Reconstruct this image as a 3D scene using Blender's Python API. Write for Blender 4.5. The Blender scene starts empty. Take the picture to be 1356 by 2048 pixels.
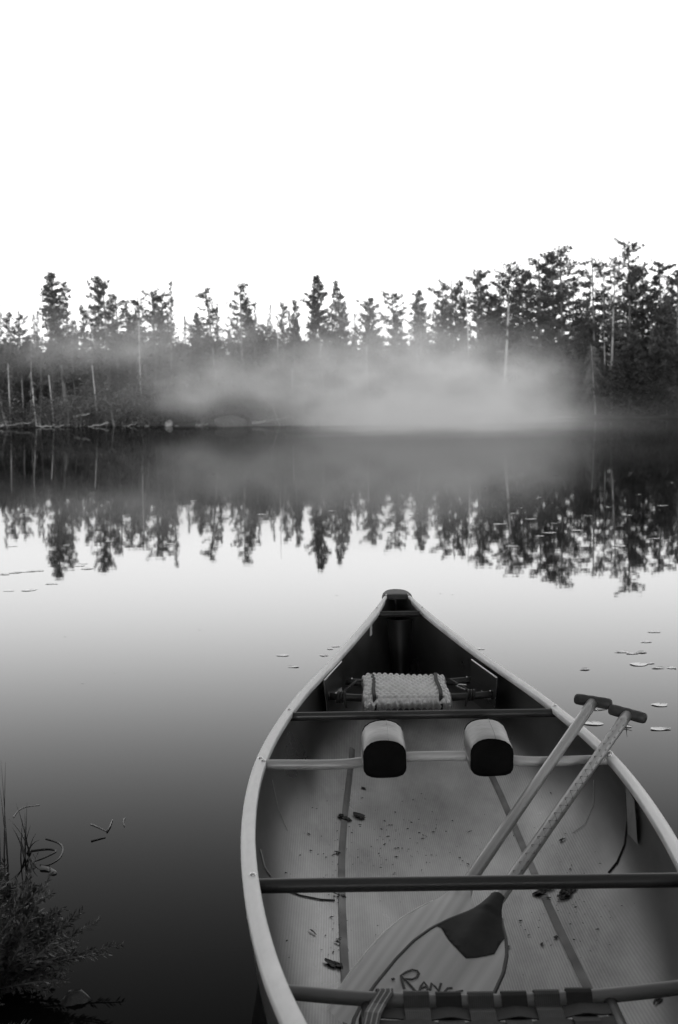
import bpy, math, random
import numpy as np
from mathutils import Matrix, Vector
from mathutils.bvhtree import BVHTree
PI = math.pi
sc = bpy.context.scene
COL = sc.collection

# ------------------------------------------------------------------ camera
F = 3037.0; CX, CY = 678.0, 1024.0; H = 1.18
pitch = math.atan2(206, F); rho = 0.0145
f0 = Vector((0, math.cos(pitch), -math.sin(pitch)))
_u = Vector((0, math.sin(pitch), math.cos(pitch))); _r = Vector((1, 0, 0))
cu = _u * math.cos(rho) + _r * math.sin(rho)
cr = _r * math.cos(rho) - _u * math.sin(rho)
CAM = Vector((0, 0, H))
cd = bpy.data.cameras.new('camera'); cam = bpy.data.objects.new('camera', cd); COL.objects.link(cam)
cam.matrix_world = Matrix(((cr.x, cu.x, -f0.x, 0), (cr.y, cu.y, -f0.y, 0), (cr.z, cu.z, -f0.z, H), (0, 0, 0, 1)))
cd.sensor_fit = 'VERTICAL'; cd.sensor_height = 23.6; cd.sensor_width = 23.6; cd.lens = 35.0
cd.clip_start = 0.05; cd.clip_end = 3000
cd.dof.use_dof = True; cd.dof.focus_distance = 4.3; cd.dof.aperture_fstop = 6.3
sc.camera = cam

# ------------------------------------------------------------------ world, sun, exposure
SUN_AZ, SUN_EL = math.radians(183), math.radians(3)      # azimuth measured to the right of the view direction
w = bpy.data.worlds.new('World'); sc.world = w; w.use_nodes = True
nt = w.node_tree; nt.nodes.clear()
sky = nt.nodes.new('ShaderNodeTexSky'); sky.sky_type = 'NISHITA'; sky.sun_disc = False
sky.sun_elevation = SUN_EL; sky.sun_rotation = SUN_AZ
sky.altitude = 300; sky.air_density = 1.0; sky.dust_density = 1.0; sky.ozone_density = 1.0
bw = nt.nodes.new('ShaderNodeRGBToBW'); bg = nt.nodes.new('ShaderNodeBackground'); wo = nt.nodes.new('ShaderNodeOutputWorld')
nt.links.new(sky.outputs[0], bw.inputs[0]); nt.links.new(bw.outputs[0], bg.inputs[0]); nt.links.new(bg.outputs[0], wo.inputs[0])
bg.inputs[1].default_value = 0.15
sd = bpy.data.lights.new('sun', 'SUN'); sun = bpy.data.objects.new('sun', sd); COL.objects.link(sun)
sd.energy = 1.0; sd.angle = math.radians(10); sd.color = (1, 1, 1)
sv = Vector((math.sin(SUN_AZ) * math.cos(SUN_EL), math.cos(SUN_AZ) * math.cos(SUN_EL), math.sin(SUN_EL)))
sun.rotation_euler = sv.to_track_quat('Z', 'Y').to_euler()
sc.view_settings.view_transform = 'Standard'; sc.view_settings.look = 'None'
sc.view_settings.exposure = 2.15; sc.view_settings.gamma = 1.0; sc.view_settings.use_curve_mapping = False
try:
    sc.cycles.use_denoising = True
    sc.cycles.volume_step_rate = 1.2; sc.cycles.volume_bounces = 2
    sc.cycles.max_bounces = 8; sc.cycles.diffuse_bounces = 3; sc.cycles.glossy_bounces = 3
    sc.cycles.sample_clamp_indirect = 4.0
except Exception:
    pass

def ray(px, py):
    return f0 + cr * ((px - CX) / F) - cu * ((py - CY) / F)
def atz(px, py, z):
    d = ray(px, py); return CAM + d * ((z - H) / d.z)
def atY(px, py, Y):
    d = ray(px, py); return CAM + d * (Y / d.y)

# ------------------------------------------------------------------ materials (black and white)
def mat(name, v, rough=0.6, var=0.0, scale=8.0, stretch=(1, 1, 1), bump=0.0, bscale=None, spec=0.5, metal=0.0,
        wave=None, objrand=0.0, detail=4.0, trans=0.0, rvar=0.0):
    m = bpy.data.materials.new(name); m.use_nodes = True
    n = m.node_tree.nodes; l = m.node_tree.links; p = n['Principled BSDF']
    p.inputs['Roughness'].default_value = rough; p.inputs['Metallic'].default_value = metal
    p.inputs['Specular IOR Level'].default_value = spec
    p.inputs['Base Color'].default_value = (v, v, v, 1)
    tc = n.new('ShaderNodeTexCoord'); mp = n.new('ShaderNodeMapping'); mp.inputs['Scale'].default_value = stretch
    l.new(tc.outputs['Object'], mp.inputs[0])
    fac = None
    if var > 0:
        nz = n.new('ShaderNodeTexNoise'); nz.inputs['Scale'].default_value = scale; nz.inputs['Detail'].default_value = detail
        l.new(mp.outputs[0], nz.inputs['Vector'])
        mr = n.new('ShaderNodeMapRange'); mr.inputs[1].default_value = 0.28; mr.inputs[2].default_value = 0.72
        mr.inputs[3].default_value = v * (1 - var); mr.inputs[4].default_value = v * (1 + var)
        l.new(nz.outputs[0], mr.inputs[0]); fac = mr.outputs[0]
        if rvar > 0:
            mr2 = n.new('ShaderNodeMapRange'); mr2.inputs[1].default_value = 0.3; mr2.inputs[2].default_value = 0.7
            mr2.inputs[3].default_value = max(0.02, rough - rvar); mr2.inputs[4].default_value = min(1, rough + rvar)
            l.new(nz.outputs[0], mr2.inputs[0]); l.new(mr2.outputs[0], p.inputs['Roughness'])
    if wave:
        wd, ws, wa, dist = wave
        wt = n.new('ShaderNodeTexWave'); wt.wave_type = 'BANDS'; wt.bands_direction = wd
        wt.inputs['Scale'].default_value = ws; wt.inputs['Distortion'].default_value = dist
        wt.inputs['Detail'].default_value = 2.0; wt.inputs['Detail Scale'].default_value = 1.2
        l.new(mp.outputs[0] if dist > 0 else tc.outputs['Object'], wt.inputs['Vector'])
        mr = n.new('ShaderNodeMapRange'); mr.inputs[3].default_value = 1 - wa; mr.inputs[4].default_value = 1 + wa
        l.new(wt.outputs['Fac'], mr.inputs[0])
        mu = n.new('ShaderNodeMath'); mu.operation = 'MULTIPLY'
        l.new(mr.outputs[0], mu.inputs[0])
        if fac is None: mu.inputs[1].default_value = v
        else: l.new(fac, mu.inputs[1])
        fac = mu.outputs[0]
    if objrand > 0:
        oi = n.new('ShaderNodeObjectInfo'); mr = n.new('ShaderNodeMapRange')
        mr.inputs[3].default_value = 1 - objrand; mr.inputs[4].default_value = 1 + objrand
        l.new(oi.outputs['Random'], mr.inputs[0])
        mu = n.new('ShaderNodeMath'); mu.operation = 'MULTIPLY'; l.new(mr.outputs[0], mu.inputs[0])
        if fac is None: mu.inputs[1].default_value = v
        else: l.new(fac, mu.inputs[1])
        fac = mu.outputs[0]
    if fac is not None: l.new(fac, p.inputs['Base Color'])
    if bump > 0:
        nb = n.new('ShaderNodeTexNoise'); nb.inputs['Scale'].default_value = bscale or scale * 3; nb.inputs['Detail'].default_value = 5
        l.new(mp.outputs[0], nb.inputs['Vector'])
        b = n.new('ShaderNodeBump'); b.inputs['Strength'].default_value = bump; b.inputs['Distance'].default_value = 0.01
        l.new(nb.outputs[0], b.inputs['Height']); l.new(b.outputs[0], p.inputs['Normal'])
    return m

M = {}
M['needle'] = mat('needle_foliage', 0.045, 0.75, 0.45, 0.9, objrand=0.35, spec=0.25)
M['spruce'] = mat('spruce_foliage', 0.04, 0.75, 0.45, 0.9, objrand=0.3, spec=0.25)
M['leaf'] = mat('broadleaf_foliage', 0.045, 0.65, 0.45, 0.9, objrand=0.35, spec=0.35)
M['cedar'] = mat('cedar_foliage', 0.04, 0.7, 0.5, 0.8, objrand=0.35, spec=0.25)
M['lichen'] = mat('lichen_twigs', 0.11, 0.9, 0.4, 1.5, spec=0.2)
M['bark'] = mat('bark', 0.09, 0.9, 0.5, 2.0, (1, 1, 0.3), objrand=0.35, spec=0.2)
M['palebark'] = mat('pale_bark', 0.23, 0.85, 0.4, 2.0, (1, 1, 0.3), objrand=0.15, spec=0.2)
M['drift'] = mat('driftwood', 0.16, 0.85, 0.45, 3.0, spec=0.2)
M['soil'] = mat('bank_soil', 0.03, 0.95, 0.6, 1.2, bump=0.5, bscale=3, spec=0.2)
M['rock'] = mat('lichen_rock', 0.06, 0.85, 0.5, 5.0, bump=0.5, bscale=18, spec=0.3)

# ------------------------------------------------------------------ mesh helpers
class MB:
    def __init__(s): s.v = []; s.f = []; s.m = []; s.mi = 0
    def add(s, vs, fs):
        b = len(s.v); s.v += [tuple(q) for q in vs]
        for f in fs: s.f.append(tuple(b + i for i in f)); s.m.append(s.mi)
    def tube(s, pts, rad, n=6, cap=True, flat=1.0, up=None):
        pts = [Vector(p) for p in pts]
        if not hasattr(rad, '__len__'): rad = [rad] * len(pts)
        prev = None; vs = []
        for i, p in enumerate(pts):
            d = (pts[min(i + 1, len(pts) - 1)] - pts[max(i - 1, 0)])
            if d.length < 1e-9: d = Vector((0, 0, 1))
            d.normalize()
            if prev is None:
                a = Vector(up) if up is not None else (Vector((0, 0, 1)) if abs(d.z) < 0.9 else Vector((1, 0, 0)))
            else: a = prev
            a = (a - d * a.dot(d)); a.normalize(); prev = a
            b = d.cross(a)
            for k in range(n):
                t = 2 * PI * k / n
                vs.append(p + (a * math.cos(t) * flat + b * math.sin(t)) * rad[i])
        fs = []
        for i in range(len(pts) - 1):
            for k in range(n):
                k2 = (k + 1) % n
                fs.append((i * n + k, i * n + k2, (i + 1) * n + k2, (i + 1) * n + k))
        if cap:
            fs.append(tuple(range(n - 1, -1, -1))); o = (len(pts) - 1) * n; fs.append(tuple(o + k for k in range(n)))
        s.add(vs, fs)
    def grid(s, rows, close=False):
        nr, nc = len(rows), len(rows[0]); vs = [p for r in rows for p in r]; fs = []
        for i in range(nr - 1):
            for k in range(nc if close else nc - 1):
                k2 = (k + 1) % nc
                fs.append((i * nc + k, i * nc + k2, (i + 1) * nc + k2, (i + 1) * nc + k))
        s.add(vs, fs)
    def box(s, c, h, M3=None):
        c = Vector(c); vs = []
        for x in (-1, 1):
            for y in (-1, 1):
                for z in (-1, 1):
                    q = Vector((x * h[0], y * h[1], z * h[2]))
                    vs.append(c + (M3 @ q if M3 is not None else q))
        s.add(vs, [(0, 1, 3, 2), (4, 6, 7, 5), (0, 4, 5, 1), (2, 3, 7, 6), (0, 2, 6, 4), (1, 5, 7, 3)])
    def mesh(s, name, mats, smooth=False):
        me = bpy.data.meshes.new(name); me.from_pydata(s.v, [], s.f)
        for m in (mats if isinstance(mats, (list, tuple)) else [mats]): me.materials.append(m)
        if s.m and max(s.m) > 0: me.polygons.foreach_set('material_index', s.m)
        if smooth: me.polygons.foreach_set('use_smooth', [True] * len(me.polygons))
        me.update(); return me
    def build(s, name, mats, parent=None, smooth=False):
        return link(name, s.mesh(name, mats, smooth), parent)

def link(name, data, parent=None):
    o = bpy.data.objects.new(name, data); COL.objects.link(o)
    if parent is not None: o.parent = parent
    return o
def tag(o, label=None, cat=None, group=None, kind=None):
    if label: o['label'] = label
    if cat: o['category'] = cat
    if group: o['group'] = group
    if kind: o['kind'] = kind
    return o
def empty(name, loc=(0, 0, 0)):
    o = bpy.data.objects.new(name, None); COL.objects.link(o); o.location = loc; o.empty_display_size = 0.1
    return o

# ================================================================== SETTING
# ------------------------------------------------------------------ canoe lines (needed for the hole in the water)
AX = 0.235; YC = 3.58
_ty = [0.72, 0.95, 1.2, 1.45, 1.7, 1.95, 2.2, 2.45, 2.7, 2.95, 3.2, 3.45, 3.7, 3.95, 4.2, 4.45, 4.7, 4.95, 5.2, 5.45, 5.7, 5.95, 6.2, 6.44]
_tb = [.012, .07, .135, .195, .25, .305, .354, .39, .418, .44, .455, .462, .461, .450, .430, .403, .367, .319, .268, .217, .165, .112, .058, .012]
_ys = np.arange(0.72, 6.4401, 0.02); _bs = np.interp(_ys, _ty, _tb)
_k = np.ones(13) / 13
_pad = np.concatenate([np.full(6, _bs[0]), _bs, np.full(6, _bs[-1])]); _bs = np.convolve(_pad, _k, 'valid')
def half(Y): return float(np.interp(Y, _ys, _bs))
def sheer(Y):
    Y = min(Y, 6.25)
    return 0.30 + 0.12 * max(0, (Y - 4.2) / 2.1) ** 2 + 0.10 * max(0, (3.4 - Y) / 2.1) ** 2
def keel(Y):
    s = abs(Y - YC); z = 0.0 + 0.03 * (s / 2.4) ** 3
    t = max(0, (s - 2.42) / 0.44)
    return z + (sheer(Y) - z - 0.02) * min(1, t ** 2.2)
_pu = [0, .2, .4, .55, .68, .8, .9, .965, 1.0, 1.0, .99]
_pv = [0, .012, .05, .105, .175, .27, .40, .56, .74, .88, 1.0]
_pt = np.linspace(0, 1, 11)
def section(t, Y, b):
    full = min(1, max(0, (b - 0.03) / 0.30)); full = full * full * (3 - 2 * full)
    tt = np.array([t - .06, t - .03, t, t + .03, t + .06]).clip(0, 1)
    u = float(np.interp(tt, _pt, _pu).mean()); v = float(np.interp(tt, _pt, _pv).mean())
    if t >= 1: u, v = _pu[-1], 1.0
    if t <= 0: u, v = 0, 0
    uv = t ** 0.85; vv = t
    return u * full + uv * (1 - full), v * full + vv * (1 - full)

# ------------------------------------------------------------------ water sheet with a hole under the canoe
def water_mat():
    m = bpy.data.materials.new('lake_water'); m.use_nodes = True
    n = m.node_tree.nodes; l = m.node_tree.links; n.clear()
    out = n.new('ShaderNodeOutputMaterial'); mx = n.new('ShaderNodeMixShader')
    df = n.new('ShaderNodeBsdfDiffuse'); df.inputs[0].default_value = (.005, .005, .005, 1)
    gl = n.new('ShaderNodeBsdfGlossy'); gl.inputs[0].default_value = (1, 1, 1, 1); gl.inputs['Roughness'].default_value = 0.02
    fr = n.new('ShaderNodeFresnel'); fr.inputs[0].default_value = 1.33
    pw = n.new('ShaderNodeMath'); pw.operation = 'POWER'; pw.inputs[1].default_value = 3.2     # steepens the curve, so near water mirrors less
    tc = n.new('ShaderNodeTexCoord')
    mp = n.new('ShaderNodeMapping'); mp.inputs['Scale'].default_value = (0.9, 1.6, 1)
    nz = n.new('ShaderNodeTexNoise'); nz.inputs['Scale'].default_value = 2.6; nz.inputs['Detail'].default_value = 2.5
    b = n.new('ShaderNodeBump'); b.inputs['Strength'].default_value = 1.0; b.inputs['Distance'].default_value = 0.0002
    l.new(tc.outputs['Object'], mp.inputs[0]); l.new(mp.outputs[0], nz.inputs['Vector'])
    l.new(nz.outputs[0], b.inputs['Height']); l.new(b.outputs[0], gl.inputs['Normal'])
    def mth(op, a, v):
        q = n.new('ShaderNodeMath'); q.operation = op
        for k_, x_ in enumerate((a, v)):
            if isinstance(x_, (int, float)): q.inputs[k_].default_value = x_
            else: l.new(x_, q.inputs[k_])
        return q.outputs[0]
    l.new(fr.outputs[0], pw.inputs[0]); x_ = mth('EXPONENT', mth('MULTIPLY', pw.outputs[0], -9.2 / .45), 0.0)
    l.new(mth('MULTIPLY', mth('SUBTRACT', 1.0, x_), .45), mx.inputs[0]); l.new(df.outputs[0], mx.inputs[1]); l.new(gl.outputs[0], mx.inputs[2])
    l.new(mx.outputs[0], out.inputs[0]); return m
M['water'] = water_mat()
hole = []
for Y in np.arange(1.0, 6.17, 0.1): hole.append((AX + max(.004, half(Y) * 0.4 - .01), Y))
hole += [(AX - max(.004, half(Y) * 0.4 - .01), Y) for Y in np.arange(6.1, 0.99, -0.1)]
N = len(hole); outer = []
cx0, cy0 = AX, YC
for (x, y) in hole:
    a = math.atan2((y - cy0), (x - cx0) * 6); outer.append((cx0 + 900 * math.cos(a), cy0 + 900 * math.sin(a)))
wb = MB()
wb.grid([[(x, y, 0) for x, y in hole], [(x + (X - x) * .004, y + (Y_ - y) * .004, 0) for (x, y), (X, Y_) in zip(hole, outer)],
         [(X, Y_, 0) for X, Y_ in outer]], close=True)
wb.f = [f[::-1] for f in wb.f]
tag(wb.build('lake_water', M['water']), kind='structure')

# ------------------------------------------------------------------ far bank
_sx = [-400, -60, -28, -18, -5, 5, 19, 24, 32, 60, 400]
_sd = [140, 128, 125, 127, 113, 122, 142, 133, 124, 122, 150]
def shore(x): return float(np.interp(x, _sx, _sd))
def bank(x, Y):
    d = Y - shore(x)
    return -0.25 + 0.55 * (1 - math.exp(-max(0, d + .6) / 1.3)) + max(0, d) * 0.022 + 0.12 * math.sin(x * .7) * math.sin(Y * .5)
rng = random.Random(5)
tb = MB(); rows = []
for d in [-1.2, -.5, 0, .6, 1.3, 2.2, 3.5, 5, 8, 12, 18, 26, 40, 70, 140, 320, 700]:
    r = []
    for x in list(np.arange(-400, -44, 20)) + list(np.arange(-44, 44, 1.0)) + list(np.arange(44, 401, 20)):
        j = rng.uniform(-.08, .08) if d > 0 else 0
        Y = shore(x) + d + 0.5 * math.sin(x * 1.3) + .3 * math.sin(x * 3.1)
        r.append((x * (1 + d / 500), Y, (bank(x, Y) if d > -1 else -.5) + j))
    rows.append(r)
tb.grid(rows); tag(tb.build('far_bank_ground', M['soil'], smooth=True), kind='structure')

# near bank (under and behind the photographer, running out to the lower left)
def near_h(x, y):
    e = 0.35 + 2.95 / (1 + math.exp((x + 0.84) / 0.07))      # where the bank meets the water
    d = e - y
    return max(-0.35, min(0.10 * d * 1.6, 0.06 + 0.05 * d) + 0.02 * math.sin(x * 9) * math.cos(y * 7))
nb = MB()
xs = list(np.arange(-44, -2, .5)) + list(np.arange(-2, 1.01, .08)) + list(np.arange(1.2, 44, .5))
yy = list(np.arange(-22, -1, 1.0)) + list(np.arange(-1, 4.01, .1))
nb.grid([[(x, y, near_h(x, y)) for x in xs] for y in yy])
tag(nb.build('near_bank_ground', M['soil'], smooth=True), kind='structure')

# ================================================================== TREES
def rv(r, s=1.0): return Vector((r.uniform(-s, s), r.uniform(-s, s), r.uniform(-s, s)))
def tuft(mb, r, p, d, size, n, wid=.22):
    for _ in range(n):
        q = (d * r.uniform(.2, 1.0) + rv(r, .8)); q.normalize()
        a = q.cross(rv(r)); a.normalize()
        L = size * r.uniform(.5, 1.1); o = p + rv(r, size * .35)
        w_ = L * wid * r.uniform(.7, 1.5)
        mb.add([o - a * w_ * .4, o + q * L * .5 + a * w_, o + q * L, o + q * L * .45 - a * w_], [(0, 1, 2, 3)])

def trunk_path(r, h, bend):
    a, b = r.uniform(-1, 1) * bend, r.uniform(-1, 1) * bend; ph = r.uniform(0, 6)
    def P(t): return Vector((a * math.sin(t * 3.0 + ph) - a * math.sin(ph), b * math.sin(t * 2.3 + ph * 2) - b * math.sin(ph * 2), t * h))
    return P

def pine(seed, h=12.0, base=.5, R=1.7, nl=30, dens=1.0, droop=0.0, top='round', r0=.15, stubs=6):
    r = random.Random(seed); tk = MB(); cb = MB(); P = trunk_path(r, h, .22)
    n = 12; tk.tube([P(i / n) for i in range(n + 1)], [r0 * (1 - .8 * i / n) + .01 for i in range(n + 1)], 7)
    for i in range(stubs):
        t = r.uniform(.2, base); p = P(t); a = r.uniform(0, 6.28); L = r.uniform(.2, .9)
        tk.tube([p, p + Vector((math.cos(a) * L, math.sin(a) * L, r.uniform(-.25, .2)))], [.025, .008], 3)
    gaps = [r.random() for _ in range(9)]
    for i in range(nl * 2):
        t = base + (1 - base) * (i + r.random()) / (nl * 2); p = P(min(t, 1)); a = r.uniform(0, 6.28)
        k = (t - base) / (1 - base)
        if top == 'round': prof = .30 + .95 * (1 - k) ** .55 * min(1, .55 + k * 2)
        elif top == 'flat': prof = .40 + .60 * math.sin(PI * (.25 + .6 * k))
        else: prof = 1.2 * (1 - k) ** .8 + .10
        dens_k = .58 + gaps[int(k * 8.99)]                       # uneven whorls with gaps between them
        if r.random() > dens_k: continue
        L = R * prof * r.uniform(.4, 1.05)
        if r.random() < .08: L *= 1.4
        up = r.uniform(-.25, .2) + .35 * k - droop
        d = Vector((math.cos(a), math.sin(a), up)); d.normalize()
        mid = p + d * L * .55 + Vector((0, 0, -.05 * L)); end = p + d * L + Vector((0, 0, r.uniform(0, .22) * L))
        tk.tube([p, mid, end], [.014 + .016 * L, .010 + .007 * L, .005], 3, cap=False)
        for s in range(max(4, int(L * 15 * dens))):
            q = r.uniform(.2, 1.06); c = p.lerp(mid, q / .55) if q < .55 else mid.lerp(end, (q - .55) / .45)
            sd_ = Vector((-d.y, d.x, 0)) * r.choice((-1, 1)); dd = d + sd_ * r.uniform(.1, 1.0) + Vector((0, 0, r.uniform(-.1, .35)))
            c = c + sd_ * r.uniform(0, .22) * min(1, L) * q
            tuft(cb, r, c, dd, .27, r.randint(5, 8), .16)
    tp = P(1)
    for _ in range(int(9 * dens)): tuft(cb, r, tp + Vector((r.uniform(-.1, .1), r.uniform(-.1, .1), r.uniform(-.5, .1))), Vector((0, 0, 1)), .26, 6, .13)
    return tk, cb

def spruce(seed, h=11.0, base=.06, R=1.25, nl=90, spire=0.0, dens=1.0):
    r = random.Random(seed); tk = MB(); cb = MB(); P = trunk_path(r, h, .07)
    n = 10; tk.tube([P(i / n) for i in range(n + 1)], [.13 * (1 - .93 * i / n) + .008 for i in range(n + 1)], 6)
    for i in range(nl):
        t = base + (1 - base) * ((i + r.random()) / nl) ** .92; p = P(min(t, .995)); a = r.uniform(0, 6.28); k = (t - base) / (1 - base)
        prof = (1 - k) ** (.85 + spire) + .07
        L = R * prof * r.uniform(.6, 1.12)
        d = Vector((math.cos(a), math.sin(a), -.28 + .55 * k)); d.normalize(); end = p + d * L + Vector((0, 0, .12 * L))
        tk.tube([p, end], [.012 + .012 * L, .005], 3, cap=False)
        for s in range(max(3, int(L * 6.5 * dens))):
            q = r.uniform(.12, 1.02); c = p.lerp(end, q)
            sd_ = Vector((-d.y, d.x, -.3)) * r.choice((-1, 1)); tuft(cb, r, c, d * .7 + sd_ * r.uniform(.2, .9) + Vector((0, 0, -.15)), .14 + .26 * min(1, L), r.randint(5, 8), .15)
    for k in range(4): tuft(cb, r, P(.985), Vector((0, 0, 1)), .22, 3)
    return tk, cb

def broad(seed, h=8.0, R=2.2, base=.3, nb_=16, leaf=.24, dens=1.0):
    r = random.Random(seed); tk = MB(); cb = MB(); P = trunk_path(r, h * .85, .25)
    tk.tube([P(i / 6) for i in range(7)], [.11 * (1 - .8 * i / 6) + .01 for i in range(7)], 6)
    for i in range(nb_):
        t = base + (1 - base) * (i + r.random()) / nb_; p = P(t * .95); a = r.uniform(0, 6.28); k = (t - base) / (1 - base)
        L = R * (.55 + .6 * math.sin(PI * min(1, .15 + k * .85))) * r.uniform(.5, 1)
        end = p + Vector((math.cos(a) * L, math.sin(a) * L, L * r.uniform(.2, .8) * (1 if k > .3 else .2)))
        tk.tube([p, p.lerp(end, .5) + Vector((0, 0, .08)), end], [.035, .02, .006], 3, cap=False)
        for s in range(int(15 * dens)):
            c = p.lerp(end, r.uniform(.3, 1.05)) + rv(r, .45)
            for _ in range(7):
                o = c + rv(r, .3); q = rv(r); q.normalize(); b = q.cross(rv(r)); b.normalize(); L2 = leaf * r.uniform(.5, 1.1)
                cb.add([o, o + q * L2 * .5 + b * L2 * .35, o + q * L2, o + q * L2 * .5 - b * L2 * .35], [(0, 1, 2, 3)])
    return tk, cb

def cedar(seed, h=6.0, R=1.8, n=420):
    r = random.Random(seed); tk = MB(); cb = MB(); P = trunk_path(r, h, .15)
    tk.tube([P(i / 6) for i in range(7)], [.12 * (1 - .85 * i / 6) + .01 for i in range(7)], 6)
    lob = [(r.uniform(0, 6.28), r.uniform(.15, .9), r.uniform(.75, 1.2)) for _ in range(14)]
    for i in range(n):
        k = r.random() ** 1.1; a0, k0, s0 = r.choice(lob); k = min(.98, max(.02, k0 + r.gauss(0, .1))) if r.random() < .7 else k
        a = a0 + r.gauss(0, .5); rad = R * ((1 - k) ** .6 * .95 + .08) * s0 * r.uniform(.35, 1.0)
        c = Vector((math.cos(a) * rad, math.sin(a) * rad, k * h + r.uniform(-.1, .1)))
        tuft(cb, r, c, Vector((math.cos(a), math.sin(a), -.35 + .5 * k)), .45, r.randint(8, 12), .13)
    return tk, cb

def snag(seed, h=9.0, nl=10, r0=.11, Ls=.8, bend=.1, broken=False):
    r = random.Random(seed); tk = MB(); P = trunk_path(r, h, bend); n = 10
    tk.tube([P(i / n) for i in range(n + 1)], [r0 * (1 - (.55 if broken else .88) * i / n) + .006 for i in range(n + 1)], 6)
    br = MB()
    for i in range(nl):
        t = r.uniform(.35, .99); p = P(t); a = r.uniform(0, 6.28); L = Ls * r.uniform(.3, 1.1) * (1.15 - t * .6)
        d = Vector((math.cos(a), math.sin(a), r.uniform(-.3, .5))); e = p + d * L
        br.tube([p, p + d * L * .5 + Vector((0, 0, -.04)), e], [.022, .014, .005], 3)
        if L > .4:
            for _ in range(2):
                q = p.lerp(e, r.uniform(.4, .9)); br.tube([q, q + (d + rv(r, .9)) * L * .4], [.01, .004], 3)
    return tk, br

def lichen_tree(seed, h=6.0, R=.8, n=60, droop=.9):
    r = random.Random(seed); tk = MB(); cb = MB(); P = trunk_path(r, h, .1)
    tk.tube([P(i / 8) for i in range(9)], [.09 * (1 - .85 * i / 8) + .008 for i in range(9)], 6)
    for i in range(n):
        t = .12 + .86 * (i + r.random()) / n; p = P(t); a = r.uniform(0, 6.28); L = R * (1.1 - .75 * t) * r.uniform(.5, 1.15)
        d = Vector((math.cos(a), math.sin(a), r.uniform(-.2, .1))); e = p + d * L + Vector((0, 0, -droop * L * .5))
        m_ = p + d * L * .6
        cb.tube([p, m_, e], [.016, .012, .005], 3, cap=False)
        for _ in range(7):
            q = p.lerp(m_, r.uniform(.3, 1)) if r.random() < .5 else m_.lerp(e, r.random())
            dd = Vector((r.uniform(-.4, .4), r.uniform(-.4, .4), -1.0 * droop + r.uniform(-.1, .3)))
            cb.tube([q, q + dd * L * r.uniform(.2, .55)], [.014, .006], 3, cap=False)
    return tk, cb

SRC = {}
def reg(key, gen, bark, fol, h): SRC[key] = (gen[0].mesh('trunk', M[bark], True), gen[1].mesh('crown', M[fol]) if gen[1].f else None, h)
for i in range(4): reg('pineA%d' % i, pine(10 + i, 12, .36, 1.75, 44, 1.0, 0, 'round', stubs=10), 'bark', 'needle', 12)
for i in range(4): reg('pineB%d' % i, pine(30 + i, 12, .32, 1.5, 34, .85, 0, 'flat'), 'bark', 'needle', 12)
for i in range(3): reg('pineC%d' % i, pine(50 + i, 12, .28, 1.75, 70, 1.2, .05, 'cone', .17), 'bark', 'needle', 12)
for i in range(3): reg('pineT%d' % i, pine(60 + i, 12, .34, .95, 30, .9, 0, 'round', .09), 'bark', 'needle', 12)
for i in range(2): reg('pineP%d' % i, pine(70 + i, 12, .50, 1.3, 28, .8, 0, 'flat', .14, 9), 'palebark', 'needle', 12)
for i in range(2): reg('pineD%d' % i, pine(80 + i, 12, .45, 1.7, 24, 1.2, .35, 'flat', .14), 'bark', 'needle', 12)
for i in range(4): reg('spruce%d' % i, spruce(90 + i, 11, .06, 1.25, 95), 'bark', 'spruce', 11)
for i in range(2): reg('spire%d' % i, spruce(100 + i, 11, .06, 2.0, 110, .9), 'bark', 'spruce', 11)
for i in range(3): reg('broad%d' % i, broad(110 + i), 'bark', 'leaf', 8)
for i in range(3): reg('cedar%d' % i, cedar(120 + i), 'bark', 'cedar', 6)
for i in range(3): reg('snag%d' % i, snag(130 + i, 10, 14), 'palebark', 'palebark', 10)
reg('pole0', snag(140, 4, 2, .08, .2, .03, True), 'palebark', 'palebark', 4)
reg('curve0', snag(141, 4, 3, .07, .2, .5), 'palebark', 'palebark', 4)
for i in range(2): reg('lichen%d' % i, lichen_tree(150 + i), 'palebark', 'lichen', 6)
reg('bare0', lichen_tree(155, 6, .75, 46, .12), 'palebark', 'lichen', 6)
reg('droop0', lichen_tree(158, 6, 1.9, 120, 1.0), 'palebark', 'lichen', 6)
for i in range(3): reg('shrub%d' % i, broad(160 + i, 2.2, 1.3, .05, 12, .15, .9), 'bark', 'leaf', 2.0)
CATS = {'pine': ('pine_tree', 'pine tree'), 'spru': ('spruce_tree', 'spruce tree'), 'spir': ('spruce_tree', 'spruce tree'),
        'broa': ('birch_tree', 'tree'), 'ceda': ('cedar_tree', 'cedar tree'), 'snag': ('dead_tree', 'dead tree'), 'pole': ('dead_tree', 'dead tree'),
        'curv': ('dead_tree', 'dead tree'), 'lich': ('dead_tree', 'dead tree'), 'bare': ('dead_tree', 'dead tree'), 'droo': ('drooping_tree', 'tree'),
        'shru': ('shrub', 'shrub')}
FIRST = {}
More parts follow.
